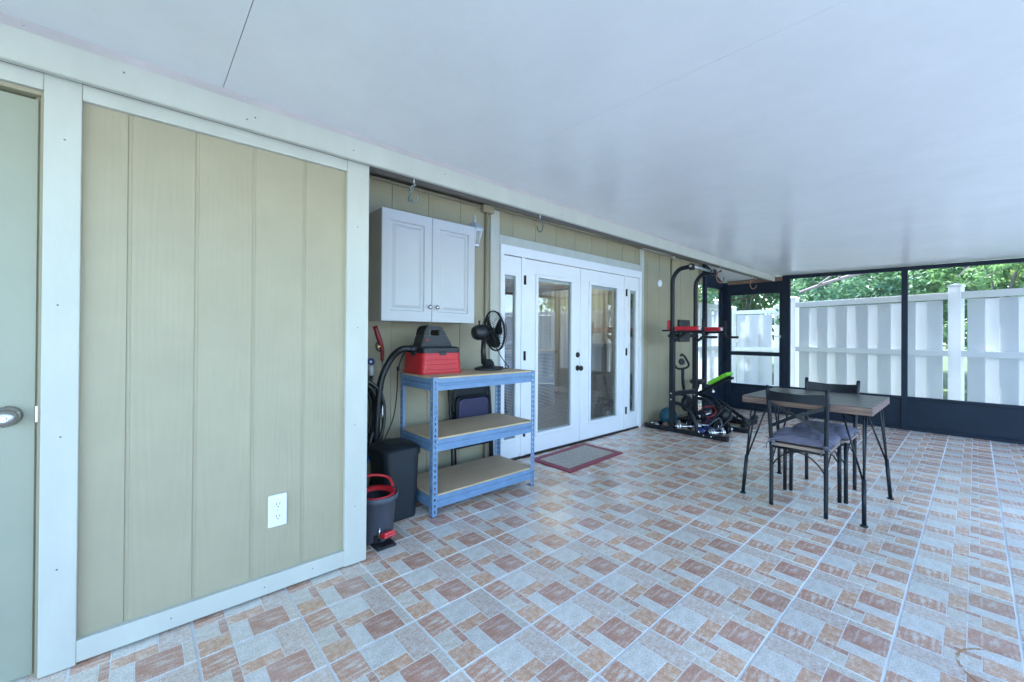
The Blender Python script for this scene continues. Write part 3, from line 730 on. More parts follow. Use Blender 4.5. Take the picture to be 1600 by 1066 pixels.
# dead branches lying in the crowns
def branch(label, pts, r, tw):
    b = MB(); b.tube(pts, r, 6, smooth=4)
    for k in range(tw):
        p = spline([Vector(q) for q in pts], 6)[3+k*3 % (6*(len(pts)-1)-3)]
        b.tube([p, p+Vector((random.uniform(-.4, .4), random.uniform(-.2, .2), random.uniform(.05, .35)))], r*.5, 5)
    tag(obj('bare_branch', b, 'deadwood'), label, 'branch', 'bare branches')
branch('thin pale bare branch arching over the long fence, beside the tall post', [(2.0, 9.4, 2.15), (2.5, 9.3, 2.62), (3.1, 9.2, 2.45), (3.7, 9.1, 2.15)], .009, 5)
branch('thin bare branch reaching up to the right above the fence', [(2.1, 9.6, 2.05), (2.8, 9.6, 2.45), (3.3, 9.7, 3.0)], .007, 4)
branch('thick pinkish bare branch lying low above the long fence', [(-.1, 9.3, 2.05), (.5, 9.3, 2.25), (1.2, 9.3, 2.38), (1.8, 9.3, 2.36)], .030, 4)
for (z, l) in ((2.55, 'thin overhead wire behind the short fence'),):
    tag(obj('overhead_wire', MB().tube([(-4, 12.2, z-.12), (-1.8, 12.2, z-.04), (-.5, 12.2, z+.02), (.6, 12.2, z+.08)], .008, 5), 'chrome'), l, 'wire')

# ================================================================ OBJECTS ON THE WALLS
# conduit with its box
cd = thing('conduit', 'olive painted conduit running under the soffit with a box beside the door trim', 'conduit', (WX, 2.3, 2.3))
obj('pipe', MB().tube([(WX+.014, .9, 2.338), (WX+.014, 2.24, 2.336)], .010, 8), 'olive_paint', cd)
obj('junction_box', B(WX+.001, WX+.055, 2.225, 2.345, 2.285, 2.352, .005, 2), 'olive_paint', cd)
obj('pipe', MB().tube([(WX+.030, 2.346, 2.350), (WX+.030, 4.86, 2.350)], .009, 8), 'olive_paint', cd)
obj('pipe', MB().tube([(WX+.014, 2.285, .02), (WX+.014, 2.285, 2.29)], .013, 10), 'olive_paint', cd)
obj('pipe', MB().tube([(WX+.030, 4.862, 2.350), (WX+.030, 5.62, 2.350), ], .009, 8), 'cream', cd)
obj('pipe', MB().tube([(WX+.014, 5.66, .02), (WX+.014, 5.66, 2.345)], .012, 10), 'olive_paint', cd)
obj('pipe_clamp', B(WX+.001, WX+.050, 5.62, 5.70, 2.318, 2.352, .004), 'cream', cd)
# outlet
ou = thing('wall_outlet', 'white double wall outlet low on the olive siding', 'outlet', (0, .472, .37))
obj('cover_plate', B(.0005, .0125, .434, .510, .300, .446, .004, 2), 'vinyl', ou)
for z in (.345, .401):
    so_ = obj('socket', B(.0128, .0150, .458, .488, z-.019, z+.019, .002), 'white_paint', ou)
    p = MB(); p.box(.0151, .0156, .465, .4675, z-.002, z+.009); p.box(.0151, .0156, .4785, .481, z-.002, z+.008); p.lathe([(.0028, 0), (.0028, .0006)], (.0150, .473, z-.010), (1, 0, 0), 8)
    obj('slot', p, 'rubber', so_)
p = MB(); p.lathe([(.003, 0), (.002, .001)], (.0126, .472, .373), (1, 0, 0), 8); obj('screw', p, 'steel', ou)
# round white cover on the far wall
p = MB(); p.lathe([(.052, 0), (.052, .010), (.046, .020), (.030, .026), (.008, .027)], (WX+.001, 5.332, 1.93), (1, 0, 0), 22)
tag(obj('wall_cover', p, 'vinyl'), 'round white cover plate on the olive wall right of the french doors', 'cover plate')
# hooks under the beam
def hook(label, y, mat, s=1.0, double=False, ang=0, x=.03, w=.020):
    h = thing('hook', label, 'hook', (x, y, 2.064), 'hooks under the beam')
    dv = Vector((math.cos(ang), math.sin(ang), 0)); b = Vector((x, y, 2.066))
    obj('screw_shank', MB().tube([b+Vector((0, 0, .01)), b-Vector((0, 0, .03*s))], .004, 8), 'steel', h)
    pts = [b-Vector((0, 0, .025*s))]
    for a in (75, 130, 180, 225, 270, 315, 355): pts.append(b-Vector((0, 0, .075*s))+dv*(w*s*math.cos(R(a)))+Vector((0, 0, .042*s*math.sin(R(a)))))
    obj('bend', MB().tube(pts, .0050*s, 8, smooth=5), mat, h)
    if double:
        q = [b-Vector((0, 0, .05)), b+Vector((-.02, -.018, -.10)), b+Vector((0, -.03, -.135)), b+Vector((.02, -.02, -.10))]
        obj('loop', MB().tube(q, .005, 8, smooth=5), mat, h)
hook('grey S hook with a dark loop above the white cabinet', 1.125, 'hook_grey', 1.15, True, R(60), .045)
hook('bent grey hook under the beam above the french doors', 2.12, 'hook_grey', 1.1, False, R(220), .05)
hook('large rusty open hook nearest the pull-up bar', 5.33, 'hook_copper', 1.7, False, R(60), .02, .032)
hook('small rusty hook at the far end of the beam', 6.47, 'hook_copper', 1.6, False, R(60), .02, .032)
# wall lantern
la = thing('wall_lantern', 'small pale metal wall lantern peeking out from behind the cabinet', 'lantern', (WX, 2.06, 2.0))
lc = Vector((-.665, 2.055, 0))
p = MB(); p.lathe([(.035, 0), (.035, .012), (.02, .02)], (WX+.001, 2.055, 2.03), (1, 0, 0), 16); p.tube([(WX+.015, 2.055, 2.03), (-.74, 2.055, 2.06), (-.70, 2.055, 2.10)], .009, 8, smooth=4)
obj('bracket', p, 'clear_plastic', la)
def hexl(r, z, n=6): return [lc+Vector((r*math.cos(R(60*k+30)), r*math.sin(R(60*k+30)), z)) for k in range(n)]
p = MB(); p.loft([hexl(.080, 2.065), hexl(.080, 2.073), hexl(.045, 2.115), hexl(.018, 2.130)]); p.lathe([(.016, 2.13), (.010, 2.14), (.016, 2.152), (.006, 2.165), (.012, 2.178), (.003, 2.198)], (lc.x, lc.y, 0), (0, 0, 1), 12)
obj('lantern_roof', p, 'clear_plastic', la)
p = MB()
for a, b in zip(hexl(.066, 2.064), hexl(.036, 1.945)): p.tube([a, b], .0045, 6)
p.loft([hexl(.040, 1.930), hexl(.040, 1.944)]); p.loft([hexl(.070, 2.056), hexl(.070, 2.0645)])
obj('lantern_frame', p, 'white_paint', la)
p = MB(); p.loft([hexl(.034, 1.946), hexl(.062, 2.055)], capb=False, capt=False); obj('lantern_glass', p, 'glass', la)
# ---- cabinet
cb = thing('wall_cabinet', 'white two-door cabinet hung on the olive wall above the blue shelf unit', 'cabinet', (-.66, 1.56, 1.279))
CX0, CX1, CY0, CY1, CZ0, CZ1 = WX+.003, -.520, 1.182, 1.938, 1.281, 2.040
p = MB(); t_ = .016
p.box(CX0, CX1, CY0, CY0+t_, CZ0, CZ1); p.box(CX0, CX1, CY1-t_, CY1, CZ0, CZ1); p.box(CX0, CX1, CY0+t_, CY1-t_, CZ0+.004, CZ0+t_); p.box(CX0, CX1, CY0+t_, CY1-t_, CZ1-t_, CZ1-.001); p.box(CX0, CX0+.005, CY0+t_, CY1-t_, CZ0+t_, CZ1-t_)
obj('carcass', p, 'cabinet_side', cb)
for (a, b, ky) in ((CY0-.002, 1.5585, 1.538), (1.5615, CY1+.002, 1.596)):
    f = MB(); x = CX1+.001
    # moulded face: flat frame, cove down to a raised centre field
    L = lambda dy, dz, xx: [(xx, a+dy, CZ0-.002+dz), (xx, b-dy, CZ0-.002+dz), (xx, b-dy, CZ1+.001-dz), (xx, a+dy, CZ1+.001-dz)]
    f.loft([L(0, 0, x), L(0, 0, x+.016), L(.003, .003, x+.019), L(.060, .073, x+.019), L(.066, .079, x+.007), L(.078, .091, x+.007), L(.100, .113, x+.0185)])
    d_ = obj('cabinet_door', f, 'cabinet_white', cb)
    k_ = MB(); k_.lathe([(.006, 0), (.006, .010), (.014, .016), (.016, .022), (.012, .028), (.004, .030)], (x+.019, ky, 1.387), (1, 0, 0), 18); obj('knob', k_, 'nickel', d_)
# ================================================================ BLUE SHELF UNIT AND WHAT IS ON IT
SX0, SX1, SY0, SY1 = -.650, -.190, 1.395, 2.309
sh = thing('shelf_unit', 'blue steel three-tier shelf unit with brown hardboard shelves', 'shelf', ((SX0+SX1)/2, (SY0+SY1)/2, 0))
def angle_post(cx, cy, dx, dy):
    p = MB(); w_, t, H_ = .037, .0022, .908
    for (ax, sgn) in ((0, dx), (1, dy)):
        def bx(u0, u1, z0, z1):
            u0, u1 = (u0, u1) if sgn > 0 else (-u1, -u0)
            if ax == 0:
                yy0, yy1 = (cy, cy+t) if dy > 0 else (cy-t, cy); p.box(cx+u0, cx+u1, yy0, yy1, z0, z1)
            else:
                xx0, xx1 = (cx, cx+t) if dx > 0 else (cx-t, cx); p.box(xx0, xx1, cy+u0, cy+u1, z0, z1)
        s0 = 0 if ax == 0 else t
        bx(s0, .0135, 0.004, H_); bx(.0235, w_, .004, H_)
        z = .004
        while z < H_-.02:
            bx(.0135, .0235, z, min(H_, z+.0205)); z += .0381
    o = obj('post', p, 'shelf_blue', sh)
    obj('foot', B(min(cx, cx+dx*.04), max(cx, cx+dx*.04), min(cy, cy+dy*.04), max(cy, cy+dy*.04), 0, .0035), 'black_plastic', o)
for (cx, cy, dx, dy) in ((SX1, SY0, -1, 1), (SX1, SY1, -1, -1), (SX0, SY0, 1, 1), (SX0, SY1, 1, -1)): angle_post(cx, cy, dx, dy)
for zt in (.898, .500, .132):
    for (ax, a, b, c, s) in (('y', SY0+.024, SY1-.024, SX1-.003, -1), ('y', SY0+.024, SY1-.024, SX0+.003, 1), ('x', SX0+.024, SX1-.024, SY0+.003, 1), ('x', SX0+.024, SX1-.024, SY1-.003, -1)):
        p = MB()                              # rolled beam: face with a stepped rib and a top lip
        pr = [(0, zt), (0, zt-.028), (.006, zt-.036), (.006, zt-.042), (0, zt-.050), (0, zt-.078), (.002, zt-.078), (.002, zt-.050), (.008, zt-.043), (.008, zt-.035), (.002, zt-.027), (.002, zt-.012), (.022, zt-.012), (.022, zt)]
        if ax == 'y': p.loft([[(c+s*u, yy, z) for (u, z) in pr] for yy in (a, b)])
        else: p.loft([[(xx, c+s*u, z) for (u, z) in pr] for xx in (a, b)])
        be = obj('beam', p, 'shelf_blue', sh)
        rv = MB()
        for e in (a+.010, b-.010):
            for z in (zt-.016, zt-.062):
                ctr = (c-s*.0002, e, z) if ax == 'y' else (e, c-s*.0002, z)
                rv.lathe([(.0055, 0), (.0045, .0025), (.001, .0035)], ctr, (-s, 0, 0) if ax == 'y' else (0, -s, 0), 8)
        obj('rivet', rv, 'chrome', be)
    p = MB(); p.box(SX0+.006, SX1-.006, SY0+.006, SY1-.006, zt+.0005, zt+.0105); sb = obj('shelf_board', p, 'hardboard', sh)
    e_ = MB(); e_.box(SX1-.0058, SX1-.0050, SY0+.040, SY1-.040, zt+.0008, zt+.0100); e_.box(SX0+.04, SX1-.04, SY0+.0050, SY0+.0058, zt+.0008, zt+.0100); obj('board_edge', e_, 'board_edge', sb)
TOP = .9087
# ---- wet and dry vacuum
va = thing('shop_vacuum', 'red and black wet and dry vacuum on the top shelf', 'vacuum', (-.53, 1.585, TOP))
vx, vy = -.535, 1.590
p = MB(); Ls = []
for i, z in enumerate((0, .012, .030, .034, .066, .070, .100, .104, .132, .148)):
    k_ = 1-.07*z/.15+(.012 if i in (1, 2, 4, 6, 8) else 0)
    Ls.append(rrect(vx, vy, .150*k_, .165*k_, .035, TOP+z))
p.loft(Ls); tank = obj('tank', p, 'red_plastic', va)
p = MB(); p.loft([[(vx+.128, vy-.055, TOP+.005), (vx+.150, vy-.062, TOP+.005), (vx+.150, vy+.062, TOP+.005), (vx+.128, vy+.055, TOP+.005)], [(vx+.118, vy-.060, TOP+.088), (vx+.135, vy-.066, TOP+.088), (vx+.135, vy+.066, TOP+.088), (vx+.118, vy+.060, TOP+.088)]])
obj('front_recess', p, 'red_plastic', tank)
p = MB(); p.loft([rrect(vx, vy, .138, .152, .03, TOP+.149), rrect(vx, vy, .138, .152, .03, TOP+.182), rrect(vx, vy, .126, .140, .03, TOP+.192)])
hd = obj('motor_head', p, 'black_plastic', va)
def yz(pl, x0, x1): m_ = MB(); m_.prism([(x0, vy+a, TOP+b) for a, b in pl], (x1-x0, 0, 0)); return m_
p = MB()
for pl in ([(-.132, .190), (.132, .190), (.084, .272), (-.110, .272)], [(-.110, .2725), (-.060, .2725), (-.060, .312), (-.096, .327)], [(.012, .2725), (.084, .2725), (.058, .312), (.012, .312)], [(-.096, .3125), (.058, .3125), (.034, .340), (-.060, .346), (-.086, .336)]):
    p.prism([(vx-.060, vy+a, TOP+b) for a, b in pl], (.125, 0, 0))
bmesh.ops.bevel(p.bm, geom=list(p.bm.edges), offset=.005, segments=2, affect='EDGES')
obj('carry_handle', p, 'black_plastic', hd)
obj('switch', B(vx+.066, vx+.070, vy-.100, vy-.072, TOP+.232, TOP+.250), 'dark_red', hd)
obj('latch', B(vx+.125, vx+.143, vy-.028, vy+.032, TOP+.128, TOP+.160, .004), 'black_plastic', tank)
obj('latch', B(vx-.02, vx+.04, vy-.166, vy-.148, TOP+.128, TOP+.160, .004), 'black_plastic', tank)
p = MB(); p.lathe([(.026, 0), (.026, .04), (.023, .045)], (vx+.02, vy-.190, TOP+.176), (0, 1, 0), 16); obj('hose_port', p, 'black_plastic', hd)
p = MB(); hp = spline([Vector(q) for q in ((vx+.02, vy-.185, TOP+.176), (vx+.0, vy-.25, TOP+.172), (-.585, 1.285, TOP+.10), (-.600, 1.225, TOP-.05), (-.610, 1.205, .60), (-.62, 1.20, .40), (-.63, 1.19, .18), (-.61, 1.12, .04))], 22)
p.tube(hp, [.0215+.0022*(i % 2) for i in range(len(hp))], 12); obj('vacuum_hose', p, 'hose_black', va)
p = MB(); p.tube([(vx-.08, vy-.135, TOP+.20), (-.625, 1.395, TOP+.12), (-.645, 1.372, TOP+.015), (-.645, 1.366, .78), (-.660, 1.350, .60), (-.66, 1.30, .48), (-.65, 1.26, .40)], .0042, 6, smooth=6); p.lathe([(.004, 0), (.010, .006), (.010, .03), (.004, .036)], (-.645, 1.372, TOP+.012), (0, 0, 1), 10)
obj('power_cord', p, 'rubber', va)
# ---- desk fan
fa = thing('desk_fan', 'black oscillating desk fan on the top shelf facing the french doors', 'fan', (-.47, 2.05, TOP))
fc = Vector((-.475, 2.055, TOP))
p = MB(); p.lathe([(.118, 0), (.120, .010), (.112, .020), (.085, .027), (.052, .033), (.046, .060), (.030, .078), (.026, .085)], fc+Vector((0, .01, 0)), (0, 0, 1), 32, .86, 1.0); obj('base', p, 'black_plastic', fa)
obj('button_panel', B(fc.x+.035, fc.x+.085, fc.y+.04, fc.y+.10, TOP+.016, TOP+.028, .004), 'black_metal', fa)
p = MB(); p.tube([fc+Vector((0, -.035, .05)), fc+Vector((0, -.045, .15)), fc+Vector((0, -.04, .24))], [.024, .020, .019], 14); obj('column', p, 'black_plastic', fa)
ax = Vector((.16, .97, .10)).normalized(); mc = fc+Vector((0, -.055, .302))
p = MB(); p.lathe([(.012, -.085), (.044, -.078), (.060, -.050), (.063, 0), (.056, .040), (.036, .052)], mc, ax, 22)
mo = obj('motor_housing', p, 'black_plastic', fa)
p = MB(); p.lathe([(.006, 0), (.006, .022), (.009, .024), (.009, .034), (.002, .037)], mc+Vector((0, -.03, .055)), (0, 0, 1), 12); obj('oscillation_knob', p, 'black_plastic', mo)
cc = mc+ax*.105; ux = ax.cross(Vector((0, 0, 1))).normalized(); uz = ux.cross(ax)
def ringp(r, off, n=40): return [cc+ax*off+ux*r*math.cos(2*math.pi*k/n)+uz*r*math.sin(2*math.pi*k/n) for k in range(n)]
p = MB(); p.tube(ringp(.162, 0), .0048, 6, closed=True); p.tube(ringp(.162, .010), .0040, 6, closed=True); p.tube(ringp(.155, .030), .0016, 5, closed=True); p.tube(ringp(.105, -.052), .0016, 5, closed=True); p.tube(ringp(.105, .055), .0016, 5, closed=True)
for k in range(36):
    a = 2*math.pi*k/36; d = ux*math.cos(a)+uz*math.sin(a)
    p.tube([cc+ax*-.060+d*.040, cc+ax*-.056+d*.10, cc+d*.162], .0011, 4, caps=False, smooth=2)
    p.tube([cc+ax*.062+d*.034, cc+ax*.058+d*.10, cc+ax*.008+d*.162], .0011, 4, caps=False, smooth=2)
p.lathe([(.036, 0), (.034, .006), (.008, .008)], cc+ax*.058, ax, 16)
obj('wire_cage', p, 'black_metal', fa)
for k in range(3):
    a0 = 2*math.pi*k/3+.35; L1, L2 = [], []
    for i in range(13):
        t = i/12; a = a0+(t-.5)*1.55; rr = .138*(1-(2*t-1)**4)**.35
        d = ux*math.cos(a)+uz*math.sin(a); L1.append(cc+d*max(.03, rr)+ax*(.026*(t-.5)*2)); L2.append(L1[-1]+ax*.003)
    p = MB(); hub = cc+ax*0; p.loft([[cc+ax*-.004]+L1, [cc+ax*.001]+L2]); obj('blade', p, 'black_metal', fa)
p = MB(); p.lathe([(.026, -.016), (.028, 0), (.018, .018), (.004, .022)], cc, ax, 16); obj('hub', p, 'black_plastic', fa)
p = MB(); p.tube([fc+Vector((.03, .0, .31)), fc+Vector((.055, .03, .24)), fc+Vector((.06, .05, .16)), fc+Vector((.06, .13, .06)), fc+Vector((.03, .20, .008)), fc+Vector((.0, .14, .006)), fc+Vector((-.05, .12, .006))], .0036, 6, smooth=6); obj('power_cord', p, 'rubber', fa)
# ---- folding chair against the wall behind the shelf
fo = thing('folding_chair', 'folded black chair with a dark purple padded back leaning behind the shelf', 'folding chair', (-.75, 2.09, 0))
p = MB()
for y in (1.885, 2.300):
    p.tube([(-.705, y, .0), (-.735, y, .40), (-.775, y, .74), (-.790, y+(.03 if y < 2 else -.03), .775)], .0115, 10, smooth=4)
p.tube([(-.790, 1.915, .775), (-.790, 2.27, .775)], .0115, 10); obj('front_frame', p, 'black_metal', fo)
p = MB()
for y in (1.912, 2.273): p.tube([(-.700, y, .012), (-.740, y, .55)], .010, 8)
for z in (.245, .285): p.tube([(-.725, 1.912, z), (-.725, 2.273, z)], .008, 8)
obj('rear_frame', p, 'black_metal', fo)
def pad(nm, x, y0, y1, z0, z1, th, mat, rr=.04):
    p = MB(); pts = rrect((y0+y1)/2, (z0+z1)/2, (y1-y0)/2, (z1-z0)/2, rr, 0)
    mk = lambda k_, dx: [Vector((x+dx, (y0+y1)/2+(q.x-(y0+y1)/2)*k_, (z0+z1)/2+(q.y-(z0+z1)/2)*k_)) for q in pts]
    p.loft([mk(1, 0), mk(1, th*.55), mk(.96, th*.9), mk(.88, th)]); return obj(nm, p, mat, fo)
pad('back_pad', -.730, 1.935, 2.250, .40, .655, .03, 'navy_vinyl', .045)
p = MB(); p.tube([Vector((-.718, q.x, q.y)) for q in rrect(2.0925, .5275, .168, .140, .05, 0)], .0105, 8, closed=True); obj('pad_frame', p, 'black_metal', fo)
pad('seat_panel', -.765, 1.915, 2.275, .33, .745, .018, 'dark_bin', .03)
# ---- watering lance, valve, garden hose, bin, bucket
wl = thing('watering_lance', 'watering lance with a red bent handle standing by the wall left of the vacuum hose', 'watering lance', (-.72, 1.27, .2))
obj('shaft', MB().tube([(-.715, 1.298, .15), (-.715, 1.283, 1.03)], .0075, 10), 'chrome', wl)
obj('grip', MB().tube([(-.715, 1.2835, 1.00), (-.715, 1.285, 1.07), (-.712, 1.262, 1.145), (-.708, 1.225, 1.245)], [.012, .014, .017, .019, .017], 12, smooth=3), 'dark_red', wl)
obj('trigger', MB().tube([(-.712, 1.262, 1.14), (-.70, 1.232, 1.115), (-.705, 1.244, 1.075), (-.712, 1.276, 1.065)], .005, 8, smooth=4), 'black_plastic', wl)
obj('valve_screw', MB().lathe([(.011, 0), (.012, .012), (.006, .016)], (-.712, 1.258, 1.100), (.9, -.4, 0), 12), 'brass', wl)
fv = thing('hose_tap', 'wall tap with a dark blue knob beside the closet corner', 'tap', (-.78, 1.205, .95))
p = MB(); p.lathe([(.010, 0), (.026, .006), (.026, .020), (.016, .026)], (-.715, 1.205, .995), (.85, -.5, 0), 8); obj('knob', p, 'valve_blue', fv)
obj('knob_cap', MB().lathe([(.008, 0), (.007, .003)], Vector((-.715, 1.205, .995))+Vector((.85, -.5, 0)).normalized()*.0265, (.85, -.5, 0), 12), 'white_paint', fv)
p = MB(); p.tube([(WX+.002, 1.205, .965), (-.74, 1.205, .965), (-.715, 1.205, .94), (-.712, 1.205, .895)], [.016, .016, .018, .014], 12, smooth=3); obj('spout', p, 'clear_plastic', fv)
p = MB(); hc = spline([Vector(q) for q in ((-.712, 1.205, .905), (-.712, 1.200, .84), (-.70, 1.17, .77), (-.69, 1.13, .72))], 14); p.tube(hc, [.0105+.0018*(i % 2) for i in range(len(hc))], 8); obj('connector_hose', p, 'rubber', fv)
gh = thing('garden_hose', 'coiled dark green garden hose hanging beside the closet corner', 'garden hose', (-.70, 1.08, .4))
p = MB()
for k in range(9):
    pts = []; cy_ = 1.085+.006*(k % 3); ry = .155-.011*(k % 4); rz = .29-.017*((k*2) % 5); zz = .645-.012*(k % 3); xx = -.785+.022*k
    for i in range(20):
        a = 2*math.pi*i/20; pts.append((xx+.014*math.sin(a+k), cy_+ry*math.cos(a), zz+rz*math.sin(a)+.02*math.sin(2*a+k)))
    p.tube(pts, .0115, 8, smooth=2, closed=True)
obj('coil', p, ['hose_green'], gh)
p = MB(); p.tube([(-.62, 1.18, .52), (-.60, 1.15, .44), (-.58, 1.12, .36)], .0115, 8, smooth=4); obj('hose_end', p, 'hose_green', gh)
obj('coupling', MB().lathe([(.015, 0), (.017, .01), (.017, .04), (.013, .045)], (-.575, 1.112, .325), (-.2, .3, 1), 12), 'blue_plastic', gh)
p = MB(); p.box(WX+.001, WX+.02, 1.03, 1.15, .86, .95, .004); p.tube([(WX+.02, 1.09, .90), (-.60, 1.09, .905), (-.59, 1.09, .95)], .010, 8); obj('hanger', p, 'black_metal', gh)
# bin
bi = thing('trash_bin', 'black plastic bin with a domed lid between the mop bucket and shelf', 'bin', (-.425, 1.245, 0))
p = MB(); p.loft([rrect(-.418, 1.245, .118, .100, .035, .0), rrect(-.418, 1.245, .120, .103, .037, .01), rrect(-.424, 1.243, .140, .124, .05, .425)]); obj('body', p, 'dark_bin', bi)
p = MB(); p.loft([rrect(-.424, 1.243, .148, .132, .055, .408), rrect(-.424, 1.243, .149, .133, .055, .442), rrect(-.424, 1.243, .143, .127, .055, .452), rrect(-.428, 1.243, .120, .104, .05, .468), rrect(-.43, 1.243, .07, .06, .03, .476)], smooth=False); obj('lid', p, 'dark_bin', bi)
p = MB(); p.box(-.60, -.565, 1.19, 1.30, .43, .46, .005); obj('hinge', p, 'dark_bin', bi)
# mop bucket
mbk = thing('mop_bucket', 'grey spin mop bucket with red rim and red pedal beside the closet corner', 'bucket', (-.20, 1.005, 0))
bx_, by_ = -.180, 1.018
p = MB(); p.lathe([(.094, 0), (.100, .01), (.118, .23), (.131, .235), (.134, .262), (.129, .268), (.120, .262), (.114, .225), (.096, .04)], (bx_, by_, 0), (0, 0, 1), 32, 1.0, .92, capt=True); obj('body', p, 'bucket_grey', mbk)
p = MB(); p.lathe([(.113, .255), (.116, .270), (.098, .268), (.078, .252), (.074, .245)], (bx_, by_, 0), (0, 0, 1), 32, 1.0, .92, capb=False, capt=False); obj('rim', p, 'red_plastic', mbk)
p = MB()
for k in range(22):
    a = 2*math.pi*k/22; p.tube([(bx_+.02+.074*math.cos(a), by_+.066*math.sin(a), .252), (bx_+.02+.052*math.cos(a), by_+.046*math.sin(a), .165)], .003, 5)
p.lathe([(.076, .250), (.078, .256), (.070, .254)], (bx_+.02, by_, 0), (0, 0, 1), 24, 1, .9, False, False); p.lathe([(.053, .160), (.050, .168), (.01, .170)], (bx_+.02, by_, 0), (0, 0, 1), 20, 1, .9)
obj('spin_basket', p, 'black_plastic', mbk)
p = MB(); p.tube([(bx_-.02, by_-.112, .268), (bx_-.07, by_-.10, .315), (bx_-.10, by_, .338), (bx_-.07, by_+.10, .315), (bx_-.02, by_+.112, .268)], .008, 8, smooth=6); obj('handle', p, 'red_plastic', mbk)
p = MB(); p.box(bx_+.070, bx_+.165, by_-.060, by_+.050, .0, .016, .004); p.box(bx_+.085, bx_+.10, by_-.05, by_+.04, .015, .06, .004); obj('pedal_base', p, 'black_plastic', mbk)
p = MB(); p.obox((bx_+.135, by_+.01, .060), (1, 0, .35), (0, 1, .1), (-.35, 0, 1), .040, .034, .008, .005)
for k in range(4): p.obox((bx_+.112+.016*k, by_+.01, .066+.0056*k), (1, 0, .35), (0, 1, .1), (-.35, 0, 1), .003, .030, .006, .001)
obj('pedal', p, 'red_plastic', mbk)
p = MB(); p.tube([(bx_+.10, by_-.025, .03), (bx_+.115, by_-.028, .085), (bx_+.09, by_-.02, .10), (bx_+.08, by_-.018, .05)], .006, 8, smooth=4); obj('pedal_spring', p, 'chrome', mbk)
# ---- doormat
dm = thing('doormat', 'doormat with a burgundy border and mottled beige centre in front of the french doors', 'doormat', (-.455, 3.165, 0))
mp = [(-.688, 2.735), (-.180, 2.733), (-.228, 3.602), (-.735, 3.597)]
ctr = Vector((-.457, 3.167, 0))
def ml(k_, z): return [ctr+Vector(((q[0]-ctr.x)*k_[0], (q[1]-ctr.y)*k_[1], z)) for q in mp]
p = MB(); p.loft([ml((1, 1), .0012), ml((1, 1), .006), ml((.985, .99), .0095), ml((.74, .845), .0095), ml((.735, .842), .0072)], capt=False); obj('border', p, 'mat_border', dm)
p = MB(); p.loft([ml((.737, .843), .0013), ml((.737, .843), .0085)]); obj('pile', p, 'mat_center', dm)
# ================================================================ TABLE AND CHAIRS
tb = thing('dining_table', 'square dark wood table on black hairpin legs in the middle of the patio', 'table', (1.39, 3.69, 0))
TX0, TX1, TY0, TY1, TZ = 1.010, 1.768, 3.305, 4.045, .752
p = MB(); p.box(TX0, TX1, TY0, TY1, TZ-.050, TZ-.0012, .004, 2); tt = obj('tabletop', p, 'table_edge', tb, origin=(1.39, 3.69, TZ-.05))
n_ = 5
for i in range(n_):
    a = TY0+.002+(TY1-TY0-.004)*i/n_; b = TY0+.002+(TY1-TY0-.004)*(i+1)/n_
    obj('plank', B(TX0+.002, TX1-.002, a+.0006, b-.0006, TZ-.012, TZ, .0015), 'table_wood', tt, origin=(1.1+.2*i, (a+b)/2, TZ))
for (fx, fy, tx, ty) in ((.994, 3.376, 1.055, 3.375), (1.722, 3.345, 1.715, 3.36), (1.772, 4.065, 1.728, 3.99), (1.035, 4.100, 1.055, 3.985)):
    f_ = Vector((fx, fy, 0)); kz = .36; top = Vector((tx, ty, TZ-.05)); kn_ = f_.lerp(top, .42)
    sx = 1 if tx < 1.4 else -1; sy = 1 if ty < 3.7 else -1
    p = MB(); p.tube([f_+Vector((0, 0, .003)), kn_], [.0125, .0125], 12)
    for q in (Vector((tx, ty, TZ-.051)), Vector((tx+sx*.11, ty, TZ-.051)), Vector((tx, ty+sy*.11, TZ-.051))): p.tube([f_.lerp(kn_, .90), q], .0062, 8)
    lg = obj('leg', p, 'black_metal', tb)
    p = MB(); p.lathe([(.021, 0), (.021, .007), (.013, .010)], f_, (0, 0, 1), 14); obj('foot', p, 'rubber', lg)
